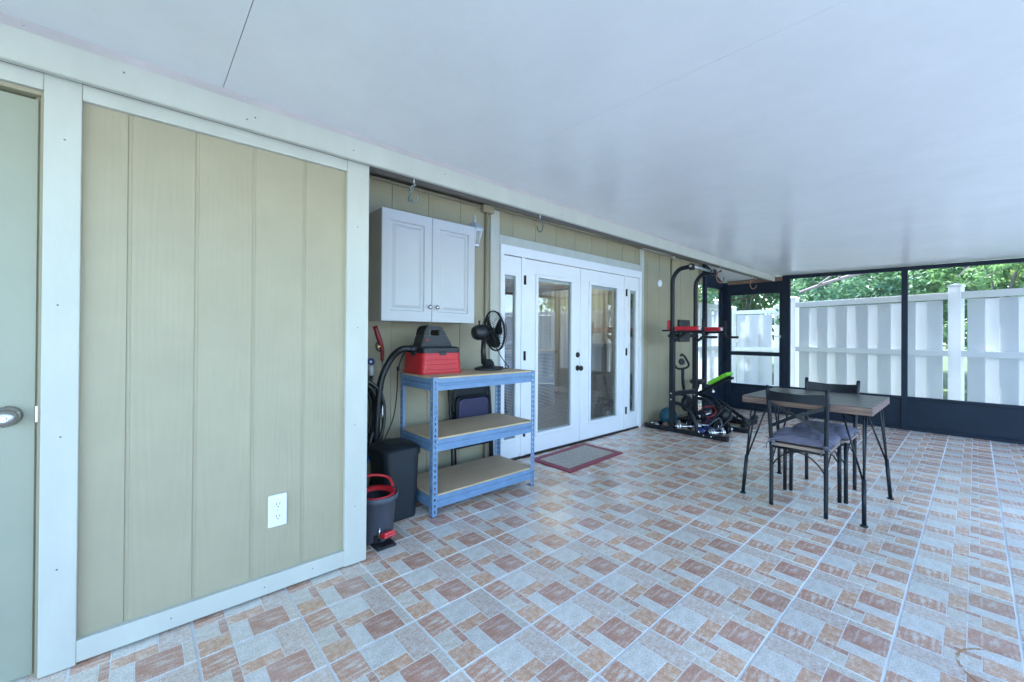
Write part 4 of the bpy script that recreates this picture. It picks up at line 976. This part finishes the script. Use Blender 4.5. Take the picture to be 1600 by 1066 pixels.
def make_chair(label):
    c = thing('dining_chair', label, 'chair', (0, 0, 0), 'black metal dining chairs')
    W = .160; D = .395; sz = .432
    for s in (-1, 1):
        p = MB(); p.tube([(s*W, 0, 0), (s*W, .004, .25), (s*W, 0, sz), (s*(W+.006), -.022, .64), (s*(W+.014), -.050, .838)], .0128, 12, smooth=4)
        p.lathe([(.0128, 0), (.010, .008), (.003, .011)], (s*(W+.014), -.0503, .838), (0, -.13, 1), 12); obj('rear_leg', p, 'black_metal', c)
        p = MB(); p.tube([(s*(W+.012), D, 0), (s*(W+.010), D-.004, sz)], .0128, 12); obj('front_leg', p, 'black_metal', c)
    p = MB(); n = 10
    fr = lambda t, z: Vector(((2*t-1)*(W+.012), -.046+.0-.028*math.sin(math.pi*t)-.0-(0 if z < .8 else .002), z))
    p.loft([[fr(i/n, .742)+Vector((0, .004, .006*math.sin(math.pi*i/n))) for i in range(n+1)]+[fr(i/n, .742)+Vector((0, -.002, .006*math.sin(math.pi*i/n))) for i in range(n, -1, -1)],
            [fr(i/n, .815)+Vector((0, -.002, -.012*math.sin(math.pi*i/n))) for i in range(n+1)]+[fr(i/n, .815)+Vector((0, -.008, -.012*math.sin(math.pi*i/n))) for i in range(n, -1, -1)]])
    obj('back_rail', p, 'black_metal', c)
    for s in (-1, 1):
        p = MB(); p.bar((s*(W+.006), -.034, .725), (0, -.050-.004*s, .655), .007, .022); p.bar((0, -.050-.004*s, .655), (-s*(W+.002), -.014, .560), .007, .022); obj('cross_bar', p, 'black_metal', c)
    p = MB(); p.loft([rrect(0, D/2-.004, W+.020, D/2+.008, .03, z) for z in (sz-.006, sz+.012)]); obj('seat', p, 'seat_wood', c)
    p = MB()
    for (a, b) in (((-W, .0), (W, .0)), ((-W-.01, D), (W+.01, D)), ((-W, .0), (-W-.01, D)), ((W, .0), (W+.01, D))):
        p.tube([(*a, sz-.018), (*b, sz-.018)], .0085, 8)
        A_, B_ = Vector((*a, .27)), Vector((*b, .27)); pts = []
        for i in range(13):
            t = i/12; pts.append(A_.lerp(B_, t)+Vector((0, 0, (sz-.03-.27)*math.sin(math.pi*t)**.75)))
        p.tube(pts, .0050, 6)
    obj('brace', p, 'black_metal', c)
    return c
c1 = make_chair('black metal cross-back chair with a grey cushion on the near side of the table')
c2 = copy_tree(c1); c2['label'] = 'black metal cross-back chair on the far side of the table facing the camera'
c1.location = (1.371, 3.300, 0); c1.rotation_euler = (0, 0, R(1.5))
c2.location = (1.395, 4.110, 0); c2.rotation_euler = (0, 0, R(180))
# seat cushion, tufted in rows, tied to the posts
def make_cushion(label):
    q = MB(); nx, ny = 34, 76; hx, hy = .190, .203; top, bot = [], []
    for j in range(ny+1):
        rt_, rb_ = [], []
        for i in range(nx+1):
            u, v = 2*i/nx-1, 2*j/ny-1
            X = hx*u*(1-.05*v*v); Y = hy*v*(1-.04*u*u)
            e = (max(0, 1-abs(u)**5)*max(0, 1-abs(v)**5))**.5
            row = abs(math.sin(math.pi*3*(v+1)+.55*math.sin(4.6*u+v*2)))**.8
            but = 0
            for a in (-.45, .45):
                for b in (-.6, -.2, .2, .6): but += math.exp(-((u-a)**2+(v-b)**2)/.006)
            z = .006+e*(.014+.034*row)-.016*but*e+.003*math.sin(7*u+3*v)
            rt_.append(q.bm.verts.new((X, Y, z+.012))); rb_.append(q.bm.verts.new((X, Y, .016-.014*e)))
        top.append(rt_); bot.append(rb_)
    for j in range(ny):
        for i in range(nx):
            q._f((top[j][i], top[j][i+1], top[j+1][i+1], top[j+1][i]), True); q._f((bot[j][i], bot[j+1][i], bot[j+1][i+1], bot[j][i+1]), True)
    rim = [(0, i) for i in range(nx+1)]+[(j, nx) for j in range(1, ny+1)]+[(ny, i) for i in range(nx-1, -1, -1)]+[(j, 0) for j in range(ny-1, 0, -1)]
    for (a, b) in zip(rim, rim[1:]+rim[:1]): q._f((bot[a[0]][a[1]], bot[b[0]][b[1]], top[b[0]][b[1]], top[a[0]][a[1]]), True)
    t = thing('seat_cushion', label, 'cushion', (0, 0, 0), 'grey seat cushions')
    obj('pad', q, 'cushion', t)
    for s in (-1, 1):
        p = MB(); x, y = s*.160, -.197
        p.tube([(x+.020*math.cos(a), y+.020*math.sin(a), .008+.002*k) for k, a in enumerate([R(z) for z in range(0, 360, 40)])], .0062, 6, closed=True)
        p.tube([(x-.01, y-.022, .006), (x-.02, y-.036, -.010), (x-.022, y-.034, -.045)], [.005, .004, .003], 6); p.tube([(x+.01, y-.022, .006), (x+.03, y-.030, .0), (x+.042, y-.026, -.02)], [.006, .005, .003], 6)
        p.tube([(x-.006, y-.02, .008), (x+.018, y-.04, .016), (x+.026, y-.026, .004)], .0055, 6, smooth=3)
        obj('tie', p, 'cushion', t)
    return t
k1 = make_cushion('grey tufted cushion tied to the near dining chair'); k1.location = (1.366, 3.300+.197, .446); k1.rotation_euler = (0, 0, R(1.5))
k2 = copy_tree(k1); k2['label'] = 'grey tufted cushion on the far dining chair, mostly under the table'; k2.location = (1.395, 4.110-.197, .446); k2.rotation_euler = (0, 0, R(180))
# ================================================================ EXERCISE CORNER
pt = thing('power_tower', 'tall black pull-up tower with red arm pads by the olive wall', 'exercise tower', (-.25, 5.19, 0))
ux_ = -.375
for yf in (4.875, 5.50):
    p = MB(); p.bar((-.735, yf, .028), (.29, yf, .028), .05, .05, bev=.004); ra = obj('base_rail', p, 'black_metal', pt)
    for xx in (-.742, .272): obj('rail_cap', B(xx, xx+.03, yf-.029, yf+.029, 0, .058, .005), 'rubber', ra)
    p = MB(); p.bar((ux_, yf, .054), (ux_, yf, 1.24), .055, .06, (1, 0, 0), .005); u_ = obj('upright', p, 'black_metal', pt)
    p = MB(); p.tube([(ux_, yf, 1.22), (ux_, yf, 1.60), (ux_, yf, 1.86), (ux_+.025, yf, 1.95), (ux_+.09, yf, 2.015), (ux_+.17, yf, 2.03), (ux_+.245, yf, 2.035)], .026, 14, smooth=5); obj('upper_arm', p, 'black_metal', pt)
    p = MB(); p.tube([(ux_+.03, yf, .365), (ux_+.14, yf, .345), (ux_+.25, yf, .26), (ux_+.305, yf, .14), (ux_+.315, yf, .05)], .022, 12, smooth=5); obj('curved_brace', p, 'black_metal', pt)
    bo = MB()
    for (xx, zz) in ((ux_, .48), (ux_, .405)): bo.lathe([(.010, 0), (.010, .005), (.004, .007)], (xx, yf-.0276, zz), (0, -1, 0), 10)
    for xx in (.03, .12): bo.lathe([(.010, 0), (.010, .005), (.004, .007)], (xx, yf-.0252, .03), (0, -1, 0), 10)
    obj('bolt', bo, 'chrome', u_)
    # arm with pad, upright grip and dip handle
    p = MB(); p.bar((ux_+.03, yf, 1.245), (.02, yf, 1.245), .05, .03, bev=.003); p.bar((ux_+.03, yf, 1.13), (ux_+.17, yf, 1.235), .03, .03); am = obj('arm', p, 'black_metal', pt)
    p = MB(); p.box(ux_+.045, -.030, yf-.045, yf+.045, 1.2615, 1.312, .012, 3); obj('arm_pad', p, 'red_vinyl', am)
    obj('pad_end', B(-.029, -.025, yf-.030, yf+.030, 1.268, 1.306, .001), 'vinyl', am)
    p = MB(); p.tube([(.012, yf, 1.24), (.012, yf, 1.40)], .017, 12); obj('hand_grip', p, 'rubber', am)
    p = MB(); p.tube([(.0, yf, 1.235), (.03, yf, 1.195), (.06, yf, 1.183), (.175, yf, 1.183)], .015, 10, smooth=4); obj('dip_handle', p, 'rubber', am)
    p = MB(); p.tube([(ux_-.02, yf, 1.262), (ux_-.135, yf, 1.262)], .011, 10); obj('rear_pin', p, 'rubber', am)
    kb = MB(); kb.lathe([(.008, 0), (.020, .006), (.020, .022), (.010, .026)], (ux_-.03, yf, 1.195), (-1, 0, 0), 10); kb.lathe([(.018, 0), (.018, .006)], (ux_+.032, yf-.01, 1.19), (1, -.4, 0), 10); obj('lock_knob', kb, 'rubber', am)
p = MB(); p.tube([(ux_+.245, 4.83, 2.035), (ux_+.245, 5.545, 2.035)], .0155, 12); pb = obj('pull_up_bar', p, 'steel', pt)
for y in (4.875, 5.50): obj('bar_clamp', B(ux_+.222, ux_+.268, y-.032, y+.032, 1.99, 2.065, .006), 'black_metal', pb)
p = MB(); p.bar((ux_, 4.9035, .472), (ux_, 5.4715, .455), .05, .055, bev=.003); obj('cross_bar', p, 'black_metal', pt)
p = MB(); p.bar((ux_, 4.9035, 1.20), (ux_, 5.4715, 1.20), .04, .05, bev=.003); obj('cross_bar', p, 'black_metal', pt)
p = MB(); p.box(ux_+.030, ux_+.075, 4.93, 5.20, 1.12, 1.40, .012, 2); obj('back_pad', p, 'black_plastic', pt)
p = MB(); p.box(ux_-.035, ux_-.0305, 4.86, 4.93, 1.28, 1.39); p.box(ux_-.065, ux_-.036, 4.855, 4.905, 1.27, 1.39, .008); obj('pad_edge', p, 'red_vinyl', pt)
p = MB(); p.bar((-.69, 4.9005, .03), (-.69, 5.4745, .03), .04, .04); obj('rear_tie', p, 'black_metal', pt)
# exercise ball
p = MB(); p.lathe([(.004, 0)]+[(.118*math.sin(R(a)), .118-.118*math.cos(R(a))) for a in range(8, 175, 6)]+[(.004, .236)], (-.600, 5.20, .001), (0, 0, 1), 28)
tag(obj('exercise_ball', p, 'teal_rubber'), 'dark teal exercise ball against the wall behind the tower', 'ball')
# dumbbells
def dumbbell(label, x, y, z, a, r, L, pm, tilt=0, hexn=20):
    t = thing('dumbbell', label, 'dumbbell', (x, y, z), 'weights piled in the tower base')
    d = Vector((math.cos(a)*math.cos(tilt), math.sin(a)*math.cos(tilt), math.sin(tilt))); c = Vector((x, y, z+r))
    obj('bar', MB().tube([c-d*(L/2), c+d*(L/2)], .0135, 10), 'chrome', t)
    for s in (-1, 1):
        for (o_, rr, w_) in ((L*.5-.055, r, .026), (L*.5-.028, r*.82, .022)):
            p = MB(); p.lathe([(rr*.8, 0), (rr, .004), (rr, w_-.004), (rr*.8, w_), (rr*.4, w_-.002)], c+d*s*o_, d*s, hexn); obj('plate', p, pm, t)
        p = MB(); p.lathe([(.022, 0), (.022, .012), (.015, .014)], c+d*s*(L*.5-.006), d*s, 8); obj('collar', p, 'chrome', t)
    return t
dumbbell('silver plated dumbbell at the left end of the weights pile', -.22, 4.985, 0, R(40), .075, .30, 'steel')
dumbbell('blue ended dumbbell lying next to the front base rail', -.02, 4.985, 0, R(75), .055, .22, 'valve_blue')
dumbbell('black dumbbell in the middle of the weights pile', -.12, 5.16, 0, R(20), .085, .36, 'black_metal')
dumbbell('small chrome dumbbell at the right end of the pile near the rail', .115, 5.02, 0, R(60), .052, .20, 'chrome')
dumbbell('black dumbbell on top of the weights pile', -.05, 5.20, .165, R(70), .070, .34, 'black_metal', R(8))
dumbbell('purple plated dumbbell tilted at the back of the pile', -.13, 5.36, .02, R(110), .085, .32, 'purple', R(12))
dumbbell('small black dumbbell under the second curved brace', .06, 5.24, 0, R(30), .060, .26, 'black_metal')
for (nm, lb, x, y, r_, mt) in (('medicine_ball', 'round black medicine ball beside the second base rail', .075, 5.36, .088, 'black_plastic'),):
    p = MB(); p.lathe([(.004, 0)]+[(r_*math.sin(R(a)), r_-r_*math.cos(R(a))) for a in range(10, 172, 8)]+[(.004, 2*r_)], (x, y, .12), (0, 0, 1), 22); tag(obj(nm, p, mt), lb, 'ball')
kbx = thing('kettlebell', 'dark kettlebell on the floor under the medicine ball', 'kettlebell', (.07, 5.36, 0))
p = MB(); p.lathe([(.055, 0), (.075, .02), (.080, .055), (.060, .095), (.03, .119)], (.07, 5.36, .001), (0, 0, 1), 18); obj('bell', p, 'black_metal', kbx)
for (lb, x, y, r_, mt) in (('small grey rock shaped weight at the wall end of the front rail', -.63, 4.955, .034, 'steel'), ('small brown ball beside the teal exercise ball', -.52, 4.985, .040, 'brown_board'), ('small white massage ball at the wall end of the front rail', -.70, 4.965, .030, 'vinyl')):
    p = MB(); p.lathe([(.004, 0)]+[(r_*math.sin(R(a)), r_-r_*math.cos(R(a))) for a in range(12, 172, 12)]+[(.004, 2*r_)], (x, y, .001), (0, 0, 1), 16); tag(obj('massage_ball', p, mt), lb, 'ball')
# resistance bands heaped over the weights
for (lb, pts, mt) in (('dark red resistance band heaped over the weights', [(-.20, 5.30, .20), (-.14, 5.22, .29), (-.05, 5.28, .31), (.02, 5.22, .26), (-.02, 5.14, .20), (-.10, 5.10, .22)], 'dark_red'),
                      ('black rope draped across the weights pile', [(-.02, 5.09, .12), (.06, 5.11, .22), (.10, 5.2, .30), (.04, 5.32, .31), (.13, 5.36, .31), (.16, 5.28, .20), (.12, 5.12, .10)], 'rubber'),
                      ('dark grey rope coil between the dumbbells', [(.0, 5.07, .115), (.05, 5.10, .17), (.09, 5.16, .20), (.13, 5.12, .13), (.10, 5.07, .08), (.04, 5.05, .09)], 'bucket_grey')):
    p = MB(); p.tube(pts, .010, 7, smooth=6); tag(obj('resistance_band', p, mt), lb, 'band')
# exercise bike
eb = thing('exercise_bike', 'slim dark exercise bike with looped handlebars behind the tower', 'exercise bike', (-.6, 5.75, 0))
p = MB(); p.tube([(-.60, 5.600, .74), (-.60, 5.606, .55), (-.60, 5.66, .38), (-.60, 5.70, .20)], .022, 12, smooth=4); obj('handle_post', p, 'black_metal', eb)
p = MB(); p.tube([(-.66, 5.47, .80), (-.63, 5.50, .745), (-.60, 5.58, .735), (-.58, 5.70, .755), (-.58, 5.735, .80), (-.60, 5.66, .90), (-.61, 5.595, .935), (-.62, 5.57, .915)], .015, 10, smooth=5); obj('handlebar', p, 'rubber', eb)
p = MB(); p.lathe([(.045, 0), (.048, .02), (.035, .03)], (-.62, 5.595, .83), (.8, -.5, .3), 14); obj('console', p, 'black_plastic', eb)
p = MB(); p.lathe([(.10, -.035), (.115, -.02), (.115, .02), (.10, .035)], (-.60, 5.72, .24), (1, 0, 0), 24); obj('flywheel_cover', p, 'black_plastic', eb)
p = MB(); p.bar((-.60, 5.55, .04), (-.60, 6.25, .04), .04, .04); p.tube([(-.76, 5.58, .025), (-.42, 5.58, .025)], .025, 10); p.tube([(-.76, 6.22, .025), (-.42, 6.22, .025)], .025, 10); p.bar((-.60, 5.80, .06), (-.60, 6.08, .48), .04, .035); obj('frame', p, 'black_metal', eb)
p = MB(); p.loft([rrect(-.60, 6.08, .07, .11, .05, .49), rrect(-.60, 6.08, .10, .13, .06, .52), rrect(-.60, 6.08, .08, .11, .05, .555)]); obj('saddle', p, 'black_plastic', eb)
for s in (-1, 1):
    p = MB(); p.bar((-.60+s*.05, 5.72, .24), (-.60+s*.06, 5.72-s*.08, .24-s*.10), .02, .015); p.box(-.60+min(s*.065, s*.16), -.60+max(s*.065, s*.16), 5.72-s*.08-.035, 5.72-s*.08+.035, .24-s*.10-.012, .24-s*.10+.012); obj('pedal', p, 'rubber', eb)
p = MB(); p.lathe([(.010, 0), (.022, .006), (.022, .02)], (-.565, 5.65, .42), (1, -.3, .2), 10); obj('adjust_knob', p, 'chrome', eb)
# bench
wb = thing('weight_bench', 'folded ab bench with a lime green head pad behind the tower', 'exercise bench', (-.2, 6.0, 0))
p = MB(); p.bar((-.555, 6.0, .36), (-.10, 6.0, .635), .05, .045, bev=.004); p.bar((-.10, 6.0, .635), (-.10, 6.0, .60), .06, .05); bf = obj('back_frame', p, 'black_metal', wb)
d_ = (Vector((-.10, 0, .635))-Vector((-.555, 0, .36))).normalized(); nn_ = Vector((-d_.z, 0, d_.x))
p = MB(); p.obox(Vector((-.222, 6.0, .562))+nn_*.048, d_, (0, 1, 0), nn_, .155, .105, .024, .012); obj('head_pad', p, 'lime_vinyl', bf)
p = MB(); p.tube([(-.35, 6.0, .44), (-.31, 5.93, .42)], .010, 8); p.lathe([(.012, 0), (.018, .005), (.018, .02)], (-.31, 5.93, .42), (.3, -1, 0), 10); obj('lock_pin', p, 'steel', bf)
p = MB(); p.tube([(-.60, 6.0, .35), (-.33, 5.93, .32), (-.20, 5.90, .22), (.02, 5.86, .085), (.14, 5.86, .06)], .024, 12, smooth=5); p.tube([(-.30, 6.08, .28), (-.16, 6.06, .20), (.04, 6.04, .085), (.15, 6.04, .06)], .024, 12, smooth=5); obj('slide_rail', p, 'black_metal', wb)
p = MB(); p.bar((.15, 5.72, .03), (.15, 6.20, .03), .05, .05, bev=.004); p.bar((-.60, 5.76, .03), (-.60, 6.24, .03), .05, .05, bev=.004); p.bar((-.60, 6.0, .06), (-.60, 6.0, .36), .05, .05); p.bar((-.575, 6.0, .03), (.125, 6.0, .03), .05, .05); obj('base', p, 'black_metal', wb)
p = MB(); p.tube([(.02, 5.90, .03), (.02, 5.90, .12), (.05, 5.88, .15), (.09, 5.86, .14)], .012, 8, smooth=4); obj('foot_hook', p, 'black_metal', wb)
for y in (5.79, 6.13):
    p = MB(); p.lathe([(.010, 0), (.034, .004), (.034, .10), (.010, .104)], (.16, y-.05, .095), (0, 1, 0), 14); obj('foot_roller', p, 'rubber', wb)
# ================================================================ THINGS INSIDE THE ROOM
lp = thing('ceiling_lamp', 'lit round ceiling lamp seen through the left french door', 'lamp', (-2.90, 5.55, RZ-.002))
obj('rim', MB().lathe([(.20, -.012), (.205, 0)], (-2.90, 5.55, RZ-.001), (0, 0, 1), 28), 'nickel', lp)
obj('diffuser', MB().lathe([(.02, -.095), (.11, -.082), (.17, -.050), (.192, -.0125)], (-2.90, 5.55, RZ-.001), (0, 0, 1), 28), 'lamp_glow', lp)
ld = bpy.data.lights.new('ceiling_lamp_light', 'POINT'); ld.energy = 4.0; ld.color = (1, .80, .56); ld.shadow_soft_size = .5
lo_ = bpy.data.objects.new('ceiling_lamp_light', ld); COL.objects.link(lo_); lo_.location = (0, 0, -.20); lo_.parent = lp
ct = thing('kitchen_counter', 'dark kitchen counter with a tan top behind the left french door', 'counter', (-2.9, 4.0, 0))
obj('cabinet_base', B(-3.3, -2.7, 3.0, 5.2, 0, .90, .005), 'counter_dark', ct); obj('worktop', B(-3.34, -2.66, 2.96, 5.24, .901, .945, .006), 'counter_top', ct)
for y in (3.02, 3.55, 4.10, 4.65): obj('cabinet_door', B(-2.6995, -2.685, y, y+.50, .10, .88, .006), 'counter_dark', ct)
cu = thing('curtain', 'white sheer curtain hanging inside behind the right french door', 'curtain', (-3.4, 6.3, 0))
p = MB(); pts = [(-4.9+.04*i, 6.36+.028*math.sin(i*1.9)+.012*math.sin(i*.7), 0) for i in range(88)]
for a, b in zip(pts, pts[1:]): p.quad((a[0], a[1], .03), (b[0], b[1], .03), (b[0], b[1], 2.12), (a[0], a[1], 2.12))
obj('fabric', p, 'sheer', cu); obj('curtain_rod', MB().tube([(-4.95, 6.36, 2.14), (-1.3, 6.36, 2.14)], .012, 8), 'nickel', cu)
st = thing('bar_stool', 'pale shell bar stool standing inside behind the right french door', 'stool', (-1.75, 5.05, 0))
p = MB(); n = 9; L = []
for k in range(n+1):
    t = k/n; z = .62+.46*max(0, t-.25)/.75; yb = 5.05+.20-.42*min(t, .30)/.30*.0
    prof = [(-.20, .64), (-.06, .615), (.10, .62), (.17, .70), (.20, .86), (.215, 1.02), (.21, 1.06)]
for i in range(13):
    u = (i/12*2-1); pass
rows = []
for (dy, z) in [(-.20, .64), (-.06, .615), (.08, .62), (.155, .68), (.19, .80), (.21, .95), (.215, 1.04), (.21, 1.07)]:
    wd = .20 if z < .7 else .20-.05*(z-.7)/.37
    rows.append([Vector((-1.75+wd*(i/6-1), 5.05+dy-.05*abs(i/6-1)**2*(1 if z > .66 else 0), z+.03*abs(i/6-1)**2*(1 if z < .7 else 0))) for i in range(13)])
V1 = [[p.bm.verts.new(q) for q in r_] for r_ in rows]; V2 = [[p.bm.verts.new(q+Vector((0, .012, -.012))) for q in r_] for r_ in rows]
for a in range(len(rows)-1):
    for i in range(12): p._f((V1[a][i], V1[a][i+1], V1[a+1][i+1], V1[a+1][i]), True); p._f((V2[a][i], V2[a+1][i], V2[a+1][i+1], V2[a][i+1]), True)
obj('shell', p, 'stool_shell', st)
for (sx, sy) in ((-1, -1), (1, -1), (1, 1), (-1, 1)): obj('leg', MB().tube([(-1.75+sx*.12, 5.05+sy*.11, .605), (-1.75+sx*.20, 5.05+sy*.19, 0)], .014, 8), 'steel', st)
p = MB(); q_ = [(-1.75+sx*.175, 5.05+sy*.163, .20) for (sx, sy) in ((-1, -1), (1, -1), (1, 1), (-1, 1))]; p.tube(q_, .010, 8, closed=True); obj('foot_ring', p, 'steel', st)
